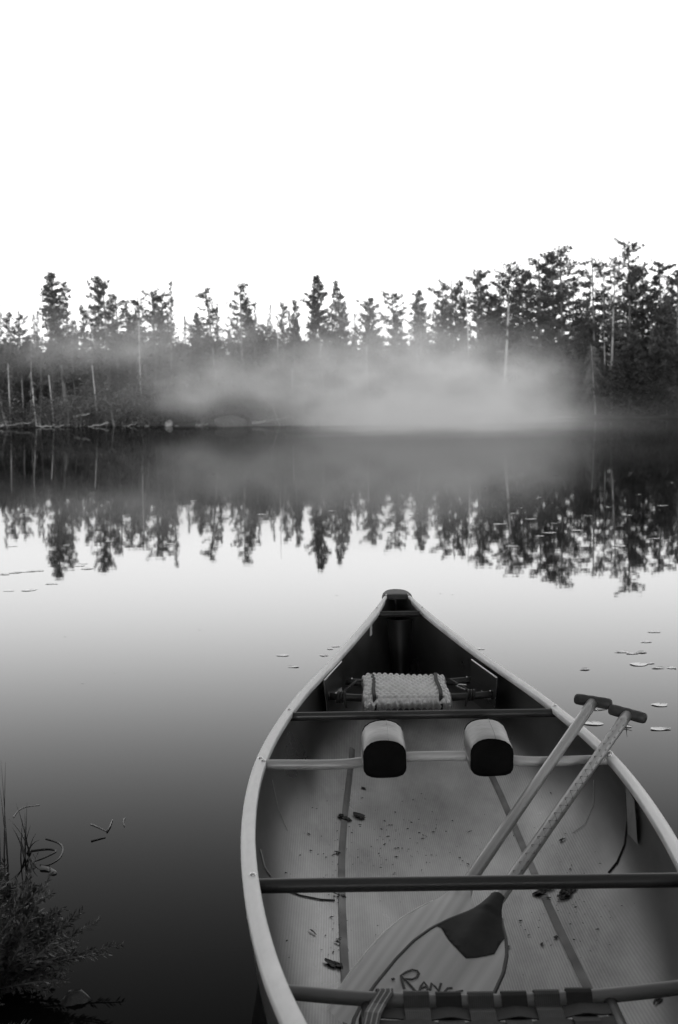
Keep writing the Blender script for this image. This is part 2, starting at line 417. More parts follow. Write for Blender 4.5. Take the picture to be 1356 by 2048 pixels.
def place(key, base, top, label, group=None, wid=1.0, rz=None, rr=random.Random(3)):
    base = Vector(base); top = Vector(top); d = top - base; h = SRC[key][2]; s = d.length / h
    lean = Matrix.Rotation(math.atan2(d.x, d.z), 4, 'Y')
    Mx = Matrix.Translation(base) @ lean @ Matrix.Rotation(rr.uniform(0, 6.28) if rz is None else rz, 4, 'Z') @ Matrix.Diagonal((s * wid, s * wid, s, 1))
    nm, cat = CATS[key[:4]]
    if key not in FIRST:
        r = empty(nm); link('trunk', SRC[key][0], r)
        if SRC[key][1]:
            f_ = link('branches' if nm == 'dead_tree' else 'crown', SRC[key][1], r)
            if nm in ('dead_tree', 'drooping_tree'): f_['kind'] = 'stuff'
        FIRST[key] = r
    else:
        src = FIRST[key]; r = src.copy(); COL.objects.link(r); r.name = nm
        if 'group' in r: del r['group']
        for ch in src.children:
            c = ch.copy(); COL.objects.link(c); c.parent = r
    r.matrix_world = Mx
    return tag(r, label, cat, group)

def tree_px(key, xb, xt, yt, off, label, wid=1.0, group=None, yb=None, rz=None):
    """a tree whose trunk crosses the picture column xb at the ground and whose top shows at (xt, yt), off metres behind the shore"""
    p = atY(xb, 830, 128); Y = shore(p.x) + off; p = atY(xb, 830, Y); b = Vector((p.x, Y, bank(p.x, Y) - .05))
    if yb is not None: b.z = atY(xb, yb, Y).z
    t = atY(xt, yt, Y); return place(key, b, t, label, group, wid, rz)

T = [  # kind, column of the trunk's foot, column and row of the top, metres behind the shore, width, label
 ('pineT0', 24, 17, 626, 14, 1.1, 'thin sparse pine at the far left end of the skyline'),
 ('spruce0', 37, 36, 647, 10, .7, 'short dark spruce spire beside the far left thin pine'),
 ('snag0', 61, 64, 660, 12, .6, 'pale broken forked dead trunk left of the big leaning pine'),
 ('pineC0', 137, 99, 549, 5, 1.15, 'big dense pine with a pale trunk leaning left, tallest of the left shore'),
 ('pineT1', 155, 128, 565, 8, .9, 'slender pine rising just right of the big leaning left pine'),
 ('pineT2', 173, 160, 613, 16, .9, 'small half bare pine right of the slender left pine'),
 ('snag1', 222, 167, 592, 12, .8, 'strongly left leaning bare topped tree crossing the left skyline'),
 ('pineA0', 203, 195, 558, 14, .8, 'tall open pine between the leaning bare tree and its twin'),
 ('pineT0', 219, 205, 567, 12, 1.2, 'slim pine close against the right side of the tall open left pine'),
 ('pineB0', 241, 231, 592, 12, 1.0, 'pine with a flat clumped crown right of the slim pair'),
 ('pineT1', 262, 251, 602, 15, 1.2, 'lower narrow pine at the right shoulder of the flat clumped pine'),
 ('pineB1', 303, 281, 599, 16, 1.1, 'wispy pine left of the fan topped pine'),
 ('pineB2', 316, 300, 585, 14, 1.0, 'fan topped pine with a bare stem left of the needle thin spire'),
 ('pineA1', 330, 323, 593, 18, .8, 'soft crowned pine tucked behind the needle thin spruce spire'),
 ('spire0', 343, 340, 563, 9, 1.0, 'spruce with a needle thin spire over a broad skirt'),
 ('spruce1', 373, 371, 632, 9, .8, 'short dark spruce right of the needle thin spire'),
 ('pineB3', 398, 396, 643, 16, 1.3, 'low umbrella shaped pine left of the crooked pine'),
 ('pineT2', 438, 413, 581, 7, 1.6, 'crooked sparse pine with long side limbs left of centre'),
 ('spruce2', 436, 434, 608, 12, .75, 'dark spruce standing against the crooked sparse pine'),
 ('snag2', 470, 469, 586, 14, .6, 'thin upright dead tree left of the ragged centre left pine'),
 ('pineB0', 490, 480, 571, 12, .9, 'ragged thin topped pine left of the pointed dark spruces'),
 ('pineA2', 497, 492, 606, 15, .8, 'short leafy pine beneath the ragged thin topped pine'),
 ('spruce3', 511, 510, 607, 9, .75, 'pointed dark spruce alone in the gap left of centre'),
 ('spruce0', 535, 534, 638, 10, .7, 'smallest spruce spire in the bright gap left of centre'),
 ('snag0', 559, 554, 576, 13, .5, 'hair thin dead tree rising above the trio of spruces'),
 ('spruce1', 567, 566, 609, 10, .75, 'left spruce of the trio left of the big centre pine'),
 ('spruce3', 579, 578, 622, 11, .75, 'middle and lowest spruce of the trio left of the big centre pine'),
 ('spruce2', 589, 588, 608, 9, .75, 'right spruce of the trio left of the big centre pine'),
 ('pineC1', 647, 634, 554, 6, 1.0, 'big layered pine standing tallest at the centre of the skyline'),
 ('spruce0', 664, 663, 607, 10, .6, 'narrow spruce squeezed between the two centre pines'),
 ('pineC2', 692, 668, 565, 6, .85, 'one sided pine right of the big layered centre pine'),
 ('spruce3', 709, 709, 627, 9, .75, 'lone short spruce right of the two centre pines'),
 ('pineA3', 739, 735, 599, 14, 1.0, 'round crowned pine right of the lone short spruce'),
 ('pineB1', 797, 787, 590, 14, 1.25, 'dome shaped pine with dark upright limbs right of centre'),
 ('pineC0', 845, 838, 583, 10, .9, 'pyramid shaped pine with a dead spike at its tip'),
 ('pineA1', 888, 885, 568, 12, .9, 'bushy topped pine starting the taller right hand group'),
 ('spruce1', 890, 889, 617, 9, .9, 'dark spruce under the bushy topped pine'),
 ('spruce2', 904, 903, 560, 15, .45, 'pencil narrow spruce in the right hand group'),
 ('pineT0', 919, 918, 563, 14, 1.2, 'thin pine between the pencil spruce and the tall dead spar'),
 ('snag1', 942, 930, 545, 8, .75, 'tall dead spar with a pale lower trunk right of centre'),
 ('spruce0', 956, 954, 566, 8, .85, 'broad dark pointed spruce beside the tall dead spar'),
 ('pineB2', 980, 967, 547, 13, 1.0, 'umbrella topped pine over the broad dark spruce'),
 ('pineT1', 992, 990, 588, 11, 1.0, 'slight pine left of the pale trunked misty pine'),
 ('pineP0', 1004, 1013, 532, 2, 1.1, 'pine with a long pale trunk sinking into the mist'),
 ('pineA2', 1046, 1044, 541, 8, 1.0, 'dense dark pine right of the pale trunked misty pine'),
 ('pineB3', 1081, 1079, 524, 9, 1.2, 'wide dark pine leading up to the twin topped pines'),
 ('pineA0', 1107, 1105, 508, 8, 1.0, 'tall open pine, left of the twin topped pair'),
 ('pineB0', 1129, 1121, 498, 6, 1.0, 'tallest ragged pine, right of the twin topped pair'),
 ('pineT2', 1160, 1157, 563, 8, 1.5, 'low small pine in the bright gap right of the twin tops'),
 ('pineD0', 1189, 1189, 520, 5, 1.0, 'dark pine with limbs hanging down in heavy clumps'),
 ('snag2', 1212, 1205, 532, 4, .5, 'bent dead tree just left of the bright pale trunk'),
 ('pineP1', 1222, 1231, 519, 1.5, .9, 'pine with the brightest pale trunk, on the dark right shore'),
 ('pineB1', 1254, 1254, 490, 5, 1.1, 'highest pine of the whole shore, with a small flat top'),
 ('pineA3', 1276, 1273, 535, 6, 1.0, 'heavy round crowned pine right of the highest pine'),
 ('pineD1', 1330, 1318, 525, 4, .95, 'curved pine with drooping limbs near the right edge'),
 ('pineT0', 1354, 1352, 542, 5, 1.4, 'pine cut by the right edge of the view'),
 ('cedar0', 1330, 1328, 590, 4, .55, 'dark rounded evergreen under the curved drooping pine'),
 ('cedar1', 1172, 1170, 637, 4, .8, 'dark domed evergreen behind the drooping lichen tree'),
 ('pole0', 107, 98, 750, .7, .9, 'bare pale pole of a broken tree on the left bank'),
 ('lichen0', 73, 60, 742, .6, .95, 'shaggy pale dead tree hung with lichen on the left bank'),
 ('bare0', 21, 16, 727, .8, 1.0, 'dead spruce with rows of bare straight twigs at the left edge'),
 ('bare0', 47, 44, 757, 1.2, .6, 'thin dead spruce between the two pale dead trees at left'),
 ('pole0', 195, 184, 730, 3, .8, 'faint pale bare trunk right of the big leaning left pine'),
 ('lichen1', 284, 278, 640, 3, .9, 'tall lichen hung dead tree above the left shore bushes'),
 ('curve0', 560, 545, 756, .6, .8, 'curved pale dead stem rising from the shore logs into the mist'),
 ('pole0', 585, 585, 738, 2, .7, 'straight faint dead trunk right of the curved pale stem'),
 ('pole0', 735, 733, 689, 2, .55, 'thin white dead trunk standing in the middle of the mist'),
 ('pole0', 847, 834, 706, 2, .6, 'leaning white dead trunk right of the middle of the mist'),
 ('pole0', 815, 808, 742, 2, .6, 'short leaning dead trunk nearly lost in the bright mist'),
 ('droop0', 1191, 1178, 690, .8, .95, 'wide drooping lichen hung tree at the right edge of the mist'),
]
for k, xb, xt, yt, off, wid, lab in T: tree_px(k, xb, xt, yt, off, lab, wid)

rf = random.Random(77)
REF = [(18, 'the far left thin pine'), (62, 'the forked dead trunk'), (110, 'the big leaning left pine'), (165, 'the small half bare pine'), (200, 'the tall open left pine'),
       (231, 'the flat clumped pine'), (262, 'the lower narrow pine'), (300, 'the fan topped pine'), (340, 'the needle thin spire'), (371, 'the short spruce beside that spire'), (413, 'the crooked sparse pine'),
       (469, 'the thin upright dead tree'), (490, 'the ragged thin topped pine'), (511, 'the lone pointed spruce'), (535, 'the smallest spire'), (566, 'the left spruce of the trio'), (588, 'the right spruce of the trio'),
       (637, 'the big layered centre pine'), (670, 'the one sided centre pine'), (709, 'the lone short spruce'), (735, 'the round crowned pine'), (787, 'the dome shaped pine'), (838, 'the pyramid shaped pine'),
       (886, 'the bushy topped pine'), (918, 'the thin pine by the dead spar'), (935, 'the tall dead spar'), (955, 'the broad dark spruce'), (990, 'the slight pine'), (1008, 'the pale trunk in the mist'), (1044, 'the dense dark pine'),
       (1079, 'the wide dark pine'), (1112, 'the twin topped pines'), (1157, 'the low small pine'), (1189, 'the drooping clumped pine'), (1224, 'the brightest pale trunk'), (1254, 'the highest pine'),
       (1275, 'the heavy crowned pine'), (1320, 'the curved pine'), (1352, 'the right edge pine')]
USED = set(); SP = ['spruce0', 'spruce1', 'spruce2', 'spruce3']
def fill(n, x0, x1, y0, y1, o0, o1, kinds, label, group, w0=.8, w1=1.2):
    adj, row = label
    for i in range(n):
        px = x0 + (x1 - x0) * (i + rf.uniform(.1, .9)) / n; key = rf.choice(kinds); kind = CATS[key[:4]][0].replace('_', ' ')
        text = None
        if px < 0: text = '%s %s of the %s, cut by the left edge' % (adj, kind, row)
        elif px > 1356: text = '%s %s of the %s, cut by the right edge' % (adj, kind, row)
        if text is None or text in USED:
            for rx, rn in sorted(REF, key=lambda q: abs(q[0] - px)):
                rel = 'under' if abs(rx - px) < 6 else ('left of' if px < rx else 'right of')
                text = '%s %s of the %s, %s %s' % (adj, kind, row, rel, rn)
                if text not in USED: break
        USED.add(text)
        tree_px(key, px, px + rf.uniform(-5, 5), rf.uniform(y0, y1), rf.uniform(o0, o1), text, rf.uniform(w0, w1), group)
fill(30, -20, 880, 592, 655, 12, 24, ['pineT0', 'pineT1', 'pineT2', 'pineB1', 'pineB3', 'spruce1', 'spruce3', 'snag0', 'pineA1'], ('slim', 'skyline row'), 'slim skyline trees, left and middle', .65, .95)
fill(20, 870, 1370, 545, 620, 10, 20, ['pineT0', 'pineT1', 'pineB0', 'pineB2', 'spruce2', 'spruce0', 'pineA3'], ('slim', 'skyline row'), 'slim skyline trees, right', .65, .95)
fill(34, -20, 900, 625, 690, 14, 26, SP + ['pineA0', 'pineB2', 'pineC1', 'broad1', 'spruce0', 'spruce2'], ('hazy', 'back row'), 'back row trees, left and middle', .8, 1.15)
fill(30, -20, 1380, 668, 700, 22, 32, ['cedar0', 'cedar1', 'cedar2', 'broad0'], ('thick', 'rearmost row'), 'rearmost trees', 1.3, 1.8)
fill(34, -20, 900, 655, 712, 9, 15, SP + ['cedar0', 'cedar2', 'pineC0', 'spruce1', 'spruce3'], ('grey', 'middle row'), 'middle row trees, left and middle', .85, 1.2)
fill(24, -20, 900, 700, 765, 4, 9, SP + ['cedar1', 'cedar2'], ('young', 'front row'), 'young evergreens, left and middle', 1.0, 1.4)
fill(30, 870, 1380, 600, 680, 9, 20, SP + ['pineA1', 'pineB3', 'pineC2', 'spruce1', 'pineA2'], ('dark', 'back row'), 'back row trees, right', .8, 1.15)
fill(20, 870, 1380, 650, 715, 5, 10, SP + ['cedar1', 'cedar2', 'spruce2'], ('dark', 'middle row'), 'middle row trees, right', 1.0, 1.4)
fill(9, 1205, 1380, 690, 745, 1.2, 3.5, ['cedar0', 'cedar1', 'cedar2'], ('blackish', 'right shore'), 'dark cedars on the right shore', 1.0, 1.4)
fill(16, 880, 1210, 715, 780, 2, 6, ['spruce1', 'cedar1', 'cedar2', 'spruce2'], ('misty', 'front row'), 'young evergreens in the mist, right', 1.1, 1.5)
fill(22, -10, 420, 795, 826, .3, 1.2, ['shrub0', 'shrub1', 'shrub2'], ('low', 'waterline'), 'waterline bushes, left', .9, 1.5)
fill(14, 230, 470, 762, 805, .8, 2.5, ['shrub0', 'shrub1', 'shrub2', 'cedar1'], ('taller', 'misty bank'), 'taller misty bushes', .9, 1.4)
fill(20, 420, 1000, 795, 826, .3, 1.5, ['shrub0', 'shrub1', 'shrub2'], ('low', 'waterline'), 'waterline bushes, middle', .9, 1.5)
fill(16, 1000, 1370, 785, 822, .3, 1.5, ['shrub0', 'shrub1', 'shrub2'], ('low', 'waterline'), 'waterline bushes, right', .9, 1.5)

# trees on the photographer's own shore, unseen behind the camera, set for their shade
NEAR = [(-33 + i * 1.65 + rf.uniform(-.4, .4), -4.5 - 3.5 * (i % 3) * .5 - rf.uniform(0, 1)) for i in range(40)]
NEAR += [(-4.6 - 1.5 * (i % 3) - rf.uniform(0, .6), -3.4 + i * .6) for i in range(11)]
NEAR += [(13.5 + i * 1.9, -6 - (i % 3) * 3.0) for i in range(12)]  # tall unseen trees added to darken the right end of the far bank
for x, y in NEAR:
    place(rf.choice(['spruce0', 'spruce1', 'spruce2', 'spruce3']), (x, y, near_h(x, y) - .05), (x, y, rf.uniform(11, 16) * (1.7 if x > 13 else 1)), 'one of the unseen evergreens on the near shore around the viewer, placed for shade', 'near shore evergreens', rf.uniform(1.0, 1.3))

# ------------------------------------------------------------------ driftwood, rocks
def log(pa, pb, r, label, seed, twigs=3, off=-.1):
    rr = random.Random(seed); a = atY(pa[0], pa[1], shore(atY(*pa, 125).x) + off); b = atY(pb[0], pb[1], shore(atY(*pb, 125).x) + off + rr.uniform(-.6, .6))
    c = (a + b) / 2; root = empty('driftwood_log', c); mb = MB(); n = 7
    pts = [(a - c).lerp(b - c, i / n) + Vector((0, 0, .05 * math.sin(i * 1.7 + seed))) for i in range(n + 1)]
    mb.tube(pts, [r * (1 - .5 * i / n) for i in range(n + 1)], 7); mb.build('trunk', M['drift'], root, True)
    for i in range(twigs):
        p = pts[rr.randint(1, n)]; t = MB(); d = Vector((rr.uniform(-.7, .7), rr.uniform(-.3, .3), rr.uniform(.1, .8)))
        t.tube([p, p + d * .4, p + d * .7 + rv(rr, .15)], [.03, .02, .008], 4); t.build('branch', M['drift'], root)
    return tag(root, label, 'log')
LOGS = [((0, 852), (63, 845), .10, 'long pale log lying in the water at the far left'), ((76, 853), (106, 852), .08, 'short pale log below the bare pole'),
        ((108, 854), (145, 848), .07, 'forked driftwood right of the bare pole'), ((147, 833), (180, 828), .09, 'pale log up on the bank below the leaning pine'),
        ((176, 854), (218, 846), .08, 'slanting driftwood branch on the left shore'), ((242, 855), (270, 848), .08, 'short slanted log left of the shore stump'),
        ((272, 854), (303, 853), .06, 'flat dark log touching the shore stump'), ((330, 853), (372, 853), .07, 'thin floating log under the misty bushes'),
        ((393, 852), (416, 848), .12, 'thick log end in front of the misty bushes'), ((505, 847), (583, 834), .14, 'big fallen trunk under the curved pale stem'),
        ((478, 852), (576, 854), .06, 'thin floating log under the big fallen trunk'), ((672, 848), (735, 841), .09, 'tangled driftwood below the white trunk in the mist'),
        ((1008, 838), (1182, 834), .10, 'longest pale log floating at the right edge of the mist'), ((1060, 837), (1150, 831), .06, 'branchy stem lying over the longest pale log'),
        ((1230, 834), (1250, 832), .06, 'small driftwood piece on the dark right shore'), ((1317, 834), (1334, 829), .07, 'slanted driftwood near the right end of the shore')]
for i, (a, b, r, lab) in enumerate(LOGS): log(a, b, r, lab, i, 4 if i in (9, 12, 13, 11) else 2)
def rock(c, s, label, seed, name='boulder', m='rock'):
    rr = random.Random(seed); mb = MB(); rows = []; ph = [rr.uniform(0, 6) for _ in range(4)]
    for i in range(9):
        th = PI * i / 8; row = []
        for k in range(12):
            a = 2 * PI * k / 12; q = 1 + .14 * math.sin(2 * a + ph[0]) + .1 * math.sin(3 * a + ph[1] + th * 2) + .08 * math.sin(5 * th + ph[2])
            row.append((s[0] * q * math.sin(th) * math.cos(a), s[1] * q * math.sin(th) * math.sin(a), s[2] * math.cos(th) * q))
        rows.append(row)
    mb.grid(rows, close=True); o = mb.build(name, M[m], None, True); o.location = c
    return tag(o, label, 'rock')
p = atY(462, 838, 113.4); rock((p.x, 113.6, .25), (1.1, .6, .5), 'pale rounded boulder at the water left of the fallen trunk', 3)
p = atY(320, 850, 116); rock((p.x, shore(p.x) + .1, .1), (.3, .3, .35), 'small broken pale stump at the waterline', 4, 'stump', 'drift')
bpy.data.objects['stump']['category'] = 'stump'

# ------------------------------------------------------------------ mist
def mist_mat():
    m = bpy.data.materials.new('mist'); m.use_nodes = True
    n = m.node_tree.nodes; l = m.node_tree.links; n.clear()
    out = n.new('ShaderNodeOutputMaterial'); pv = n.new('ShaderNodeVolumePrincipled')
    pv.inputs['Color'].default_value = (.97, .97, .97, 1); pv.inputs['Anisotropy'].default_value = 0.0
    tc = n.new('ShaderNodeTexCoord')
    nz = n.new('ShaderNodeTexNoise'); nz.inputs['Scale'].default_value = 0.20; nz.inputs['Detail'].default_value = 6; nz.inputs['Roughness'].default_value = .6; nz.inputs['Distortion'].default_value = .25
    mp = n.new('ShaderNodeMapping'); mp.inputs['Scale'].default_value = (.8, .6, 1.3); l.new(tc.outputs['Object'], mp.inputs[0]); l.new(mp.outputs[0], nz.inputs['Vector'])
    def math_(op, a, b=None):
        q = n.new('ShaderNodeMath'); q.operation = op
        for i, x in enumerate((a, b)):
            if x is None: continue
            if isinstance(x, (int, float)): q.inputs[i].default_value = x
            else: l.new(x, q.inputs[i])
        return q.outputs[0]
    wd = n.new('ShaderNodeVectorMath'); wd.operation = 'SUBTRACT'; wd.inputs[1].default_value = (.5, .5, .5); l.new(nz.outputs['Color'], wd.inputs[0])
    wm = n.new('ShaderNodeVectorMath'); wm.operation = 'MULTIPLY'; wm.inputs[1].default_value = (9, 0, 5); l.new(wd.outputs[0], wm.inputs[0])
    wa = n.new('ShaderNodeVectorMath'); wa.operation = 'ADD'; l.new(tc.outputs['Object'], wa.inputs[0]); l.new(wm.outputs[0], wa.inputs[1])
    n3 = n.new('ShaderNodeTexNoise'); n3.inputs['Scale'].default_value = .55; n3.inputs['Detail'].default_value = 4; l.new(mp.outputs[0], n3.inputs['Vector'])
    m3 = n.new('ShaderNodeMapRange'); m3.inputs[1].default_value = .35; m3.inputs[2].default_value = .65; m3.inputs[3].default_value = .55; m3.inputs[4].default_value = 1.45; l.new(n3.outputs[0], m3.inputs[0])
    total = None
    for (c, r, s) in MIST:
        su = n.new('ShaderNodeVectorMath'); su.operation = 'SUBTRACT'; su.inputs[1].default_value = c; l.new(wa.outputs[0], su.inputs[0])
        di = n.new('ShaderNodeVectorMath'); di.operation = 'DIVIDE'; di.inputs[1].default_value = r; l.new(su.outputs[0], di.inputs[0])
        dt = n.new('ShaderNodeVectorMath'); dt.operation = 'DOT_PRODUCT'; l.new(di.outputs[0], dt.inputs[0]); l.new(di.outputs[0], dt.inputs[1])
        g = math_('MULTIPLY', math_('EXPONENT', math_('MULTIPLY', dt.outputs['Value'], -1.6)), s)
        total = g if total is None else math_('ADD', total, g)
    mr = n.new('ShaderNodeMapRange'); mr.inputs[1].default_value = .36; mr.inputs[2].default_value = .64; mr.inputs[3].default_value = .35; mr.inputs[4].default_value = 1.6
    l.new(nz.outputs[0], mr.inputs[0])
    sx = n.new('ShaderNodeSeparateXYZ'); l.new(tc.outputs['Object'], sx.inputs[0])
    ev = n.new('ShaderNodeMapRange'); ev.interpolation_type = 'SMOOTHSTEP'; ev.inputs[1].default_value = 19.5; ev.inputs[2].default_value = 11.0; ev.inputs[3].default_value = 0; ev.inputs[4].default_value = 1
    l.new(math_('ADD', sx.outputs[0], math_('MULTIPLY', math_('SUBTRACT', nz.outputs[0], .5), 14.0)), ev.inputs[0])
    l.new(math_('MULTIPLY', math_('MULTIPLY', math_('MULTIPLY', total, m3.outputs[0]), ev.outputs[0]), mr.outputs[0]), pv.inputs['Density']); l.new(pv.outputs[0], out.inputs['Volume'])
    return m
MIST = [((6.0, 107, 2.0), (10, 8, 3.0), .19), ((-7.5, 109, 3.0), (8, 6, 2.2), .06), ((2, 110, 5.0), (11, 6, 3.0), .065),
        ((-17, 122, 6.6), (11, 6, 2.2), .045), ((13.5, 107, 2.4), (4.2, 7, 3.0), .12), ((5.8, 84, .3), (6.5, 26, 1.2), .105)]
vb = MB(); vb.box((-4, 90, 5.52), (32, 43, 5.5)); mo = vb.build('mist', mist_mat())
tag(mo, 'pale bank of mist hanging over the water before the far trees', 'mist', kind='stuff')

# ================================================================== CANOE
def wall_mat(name, v, rough, stripes):
    m = mat(name, v, rough, 0.22, 5.0, (1, .35, 1), spec=0.8 if stripes else 0.3, rvar=.12, wave=('X', 58.0, stripes, 0) if stripes else None)
    return m
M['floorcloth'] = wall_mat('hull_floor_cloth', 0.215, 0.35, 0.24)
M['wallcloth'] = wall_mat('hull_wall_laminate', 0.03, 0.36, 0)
def blend_floor_tone(m, wall):  # floor colour fades softly into the darker wall and bow colour
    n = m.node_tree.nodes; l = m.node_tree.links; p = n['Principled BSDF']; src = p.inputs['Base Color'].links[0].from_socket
    a = n.new('ShaderNodeAttribute'); a.attribute_name = 'floor_tone'
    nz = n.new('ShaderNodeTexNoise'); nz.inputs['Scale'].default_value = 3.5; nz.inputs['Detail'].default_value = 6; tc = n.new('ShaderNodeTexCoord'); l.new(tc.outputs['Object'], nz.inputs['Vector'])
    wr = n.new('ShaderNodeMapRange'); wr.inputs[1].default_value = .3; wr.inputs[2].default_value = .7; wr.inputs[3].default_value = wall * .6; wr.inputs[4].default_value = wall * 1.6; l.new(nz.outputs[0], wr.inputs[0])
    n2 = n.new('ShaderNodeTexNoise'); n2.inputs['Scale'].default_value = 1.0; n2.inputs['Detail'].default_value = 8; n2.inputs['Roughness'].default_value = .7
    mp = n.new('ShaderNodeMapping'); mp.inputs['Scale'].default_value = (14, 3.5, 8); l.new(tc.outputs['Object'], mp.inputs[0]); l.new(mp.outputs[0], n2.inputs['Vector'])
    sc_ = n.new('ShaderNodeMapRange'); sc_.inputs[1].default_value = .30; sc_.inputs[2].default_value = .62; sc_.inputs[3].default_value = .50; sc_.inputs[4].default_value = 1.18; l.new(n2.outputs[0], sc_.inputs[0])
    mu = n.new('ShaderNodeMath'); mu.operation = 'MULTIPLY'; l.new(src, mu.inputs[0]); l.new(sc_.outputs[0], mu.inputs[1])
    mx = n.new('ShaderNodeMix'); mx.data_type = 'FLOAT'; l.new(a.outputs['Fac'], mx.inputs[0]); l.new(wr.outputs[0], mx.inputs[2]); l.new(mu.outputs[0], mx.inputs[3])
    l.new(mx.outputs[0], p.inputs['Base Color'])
blend_floor_tone(M['floorcloth'], .02)
M['outer'] = mat('hull_outside', 0.10, 0.3, 0.2, 4, spec=.5)
M['alu'] = mat('gunwale_rail', 0.74, 0.42, 0.26, 20, (1, .25, 1), spec=.5, rvar=.1)
M['bolt'] = mat('steel_bolt', 0.75, 0.25, metal=1.0)
M['black'] = mat('black_plastic', 0.02, 0.5, 0.3, 30, spec=.2, bump=.1, bscale=300)
M['cap'] = mat('bow_cap_plastic', 0.035, 0.55, 0.25, 25, spec=.2, bump=.15, bscale=250)
M['darkwood'] = mat('dark_varnished_wood', 0.03, 0.38, 0.35, 14, (.08, 1, 1), rvar=.08, spec=.3)
M['ash'] = mat('ash_wood', 0.40, 0.42, 0.3, 16, (.06, 1, 1), rvar=.1)
M['seatwood'] = mat('seat_ash_wood', 0.2, 0.45, 0.35, 16, (.06, 1, 1), rvar=.1)
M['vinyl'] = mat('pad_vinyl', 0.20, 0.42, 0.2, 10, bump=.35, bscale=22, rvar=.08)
M['vinyl_end_shade'] = mat('pad_vinyl_end_shade', 0.008, 0.5, 0.3, 12, bump=.25, bscale=25, spec=.0)  # shade on the pad ends put into the vinyl colour
M['foam'] = mat('egg_crate_foam', 0.62, 0.34, 0.15, 30, metal=.6)
M['web'] = mat('dark_webbing', 0.014, 0.75, 0.2, 40, wave=('X', 90, .25, 0))
M['webg'] = mat('grey_webbing', 0.05, 0.75, 0.2, 40, wave=('X', 90, .25, 0))
M['strapc'] = mat('striped_strap_cloth', 0.09, 0.7, 0.15, 40)
M['stripe'] = mat('strap_stripe', 0.4, 0.7)
M['cord'] = mat('black_cord', 0.025, 0.6)
M['sticker'] = mat('white_sticker', 0.6, 0.4)
M['plate'] = mat('grey_sticker', 0.25, 0.4, 0.2, 20)
M['ink'] = mat('ink', 0.02, 0.6)
M['shaft'] = mat('paddle_shaft_wood', 0.30, 0.28, 0.4, 9, (1, 1, .06), rvar=.1)
M['blade'] = mat('paddle_blade_wood', 0.55, 0.42, 0.16, 30, (1, 1, .04), wave=('X', 14, .10, .4), rvar=.08)
M['blade2'] = mat('paddle_blade_pale_wood', 0.44, 0.40, 0.2, 26, (1, 1, .05), wave=('X', 11, .06, .8), rvar=.1)
M['grip'] = mat('dark_grip_wood', 0.05, 0.45, 0.4, 30, (.1, 1, 1), spec=.25)
M['glassf'] = mat('dark_blade_sheath', 0.025, 0.6, 0.4, 14, spec=.12)
M['edgehighlight'] = mat('blade_edge_highlight', .7, .4, .15, 30)
M['edge'] = mat('dark_edge_binding', 0.02, 0.45)
M['deadleaf'] = mat('wet_dead_leaf', 0.012, 0.6, 0.4, 40, spec=.2)
M['bulk'] = mat('flotation_tank', 0.008, 0.5, 0.3, 10, spec=.2)

canoe = empty('canoe', (AX, YC, 0)); CO = Vector((AX, YC, 0))
tag(canoe, 'open canoe seen from its stern, pale rails, pointing across the lake', 'canoe')
def part(mb, name, m, parent=None, smooth=True):
    mb.v = [tuple(Vector(q) - CO) for q in mb.v]
    return mb.build(name, m, parent or canoe, smooth)
NS = 18; Ys = np.concatenate([np.linspace(0.74, 1.2, 12), np.linspace(1.25, 5.9, 94), np.linspace(5.94, 6.42, 14)])
ts = [i / NS for i in range(NS + 1)]
def skin(off, dz, top):
    rows = []
    for Y in Ys:
        b = max(.004, half(Y) - off); z0 = keel(Y) + dz; z1 = sheer(Y) + top; row = []
        for i in range(-NS, NS + 1):
            u, v = section(abs(i) / NS, Y, half(Y))
            row.append((AX + math.copysign(1, i) * u * b, Y, z0 + v * (z1 - z0)))
        rows.append(row)
    return rows
inn = skin(.018, 0.0, -.006); out = skin(.009, -.012, -.006)
hm = MB(); hm.grid(inn); nin = len(hm.f); hm.grid(out); hm.f[nin:] = [f[::-1] for f in hm.f[nin:]]
nf = 2 * NS
for fi in range(nin):
    i, k = divmod(fi, nf); Y = Ys[i]; t = abs(k + .5 - NS) / NS
    hm.m[fi] = 0
for fi in range(nin, len(hm.f)): hm.m[fi] = 2
bvh = BVHTree.FromPolygons([Vector(q) for q in hm.v[:len(Ys) * (2 * NS + 1)]], hm.f[:nin])
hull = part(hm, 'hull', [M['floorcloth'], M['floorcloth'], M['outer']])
at_ = hull.data.attributes.new('floor_tone', 'FLOAT', 'POINT')
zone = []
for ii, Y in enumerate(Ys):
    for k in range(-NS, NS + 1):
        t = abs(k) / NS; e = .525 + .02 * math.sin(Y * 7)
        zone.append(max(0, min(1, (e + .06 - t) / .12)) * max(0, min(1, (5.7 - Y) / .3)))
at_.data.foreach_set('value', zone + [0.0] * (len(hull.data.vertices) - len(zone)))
def onhull(px, py, lift=.0):
    d = ray(px, py).normalized(); loc, nrm, i, dist = bvh.ray_cast(CAM, d)
    if loc is None: return None, None
    if nrm.dot(d) > 0: nrm = -nrm
    return loc + nrm * lift, nrm
def surf(x, Y, lift=0.0):
    loc, nrm, i, d = bvh.ray_cast(Vector((x, Y, .29)), Vector((0, 0, -1)))
    if loc is None: return Vector((x, Y, lift)), Vector((0, 0, 1))
    if nrm.z < 0: nrm = -nrm
    return loc + nrm * lift, nrm
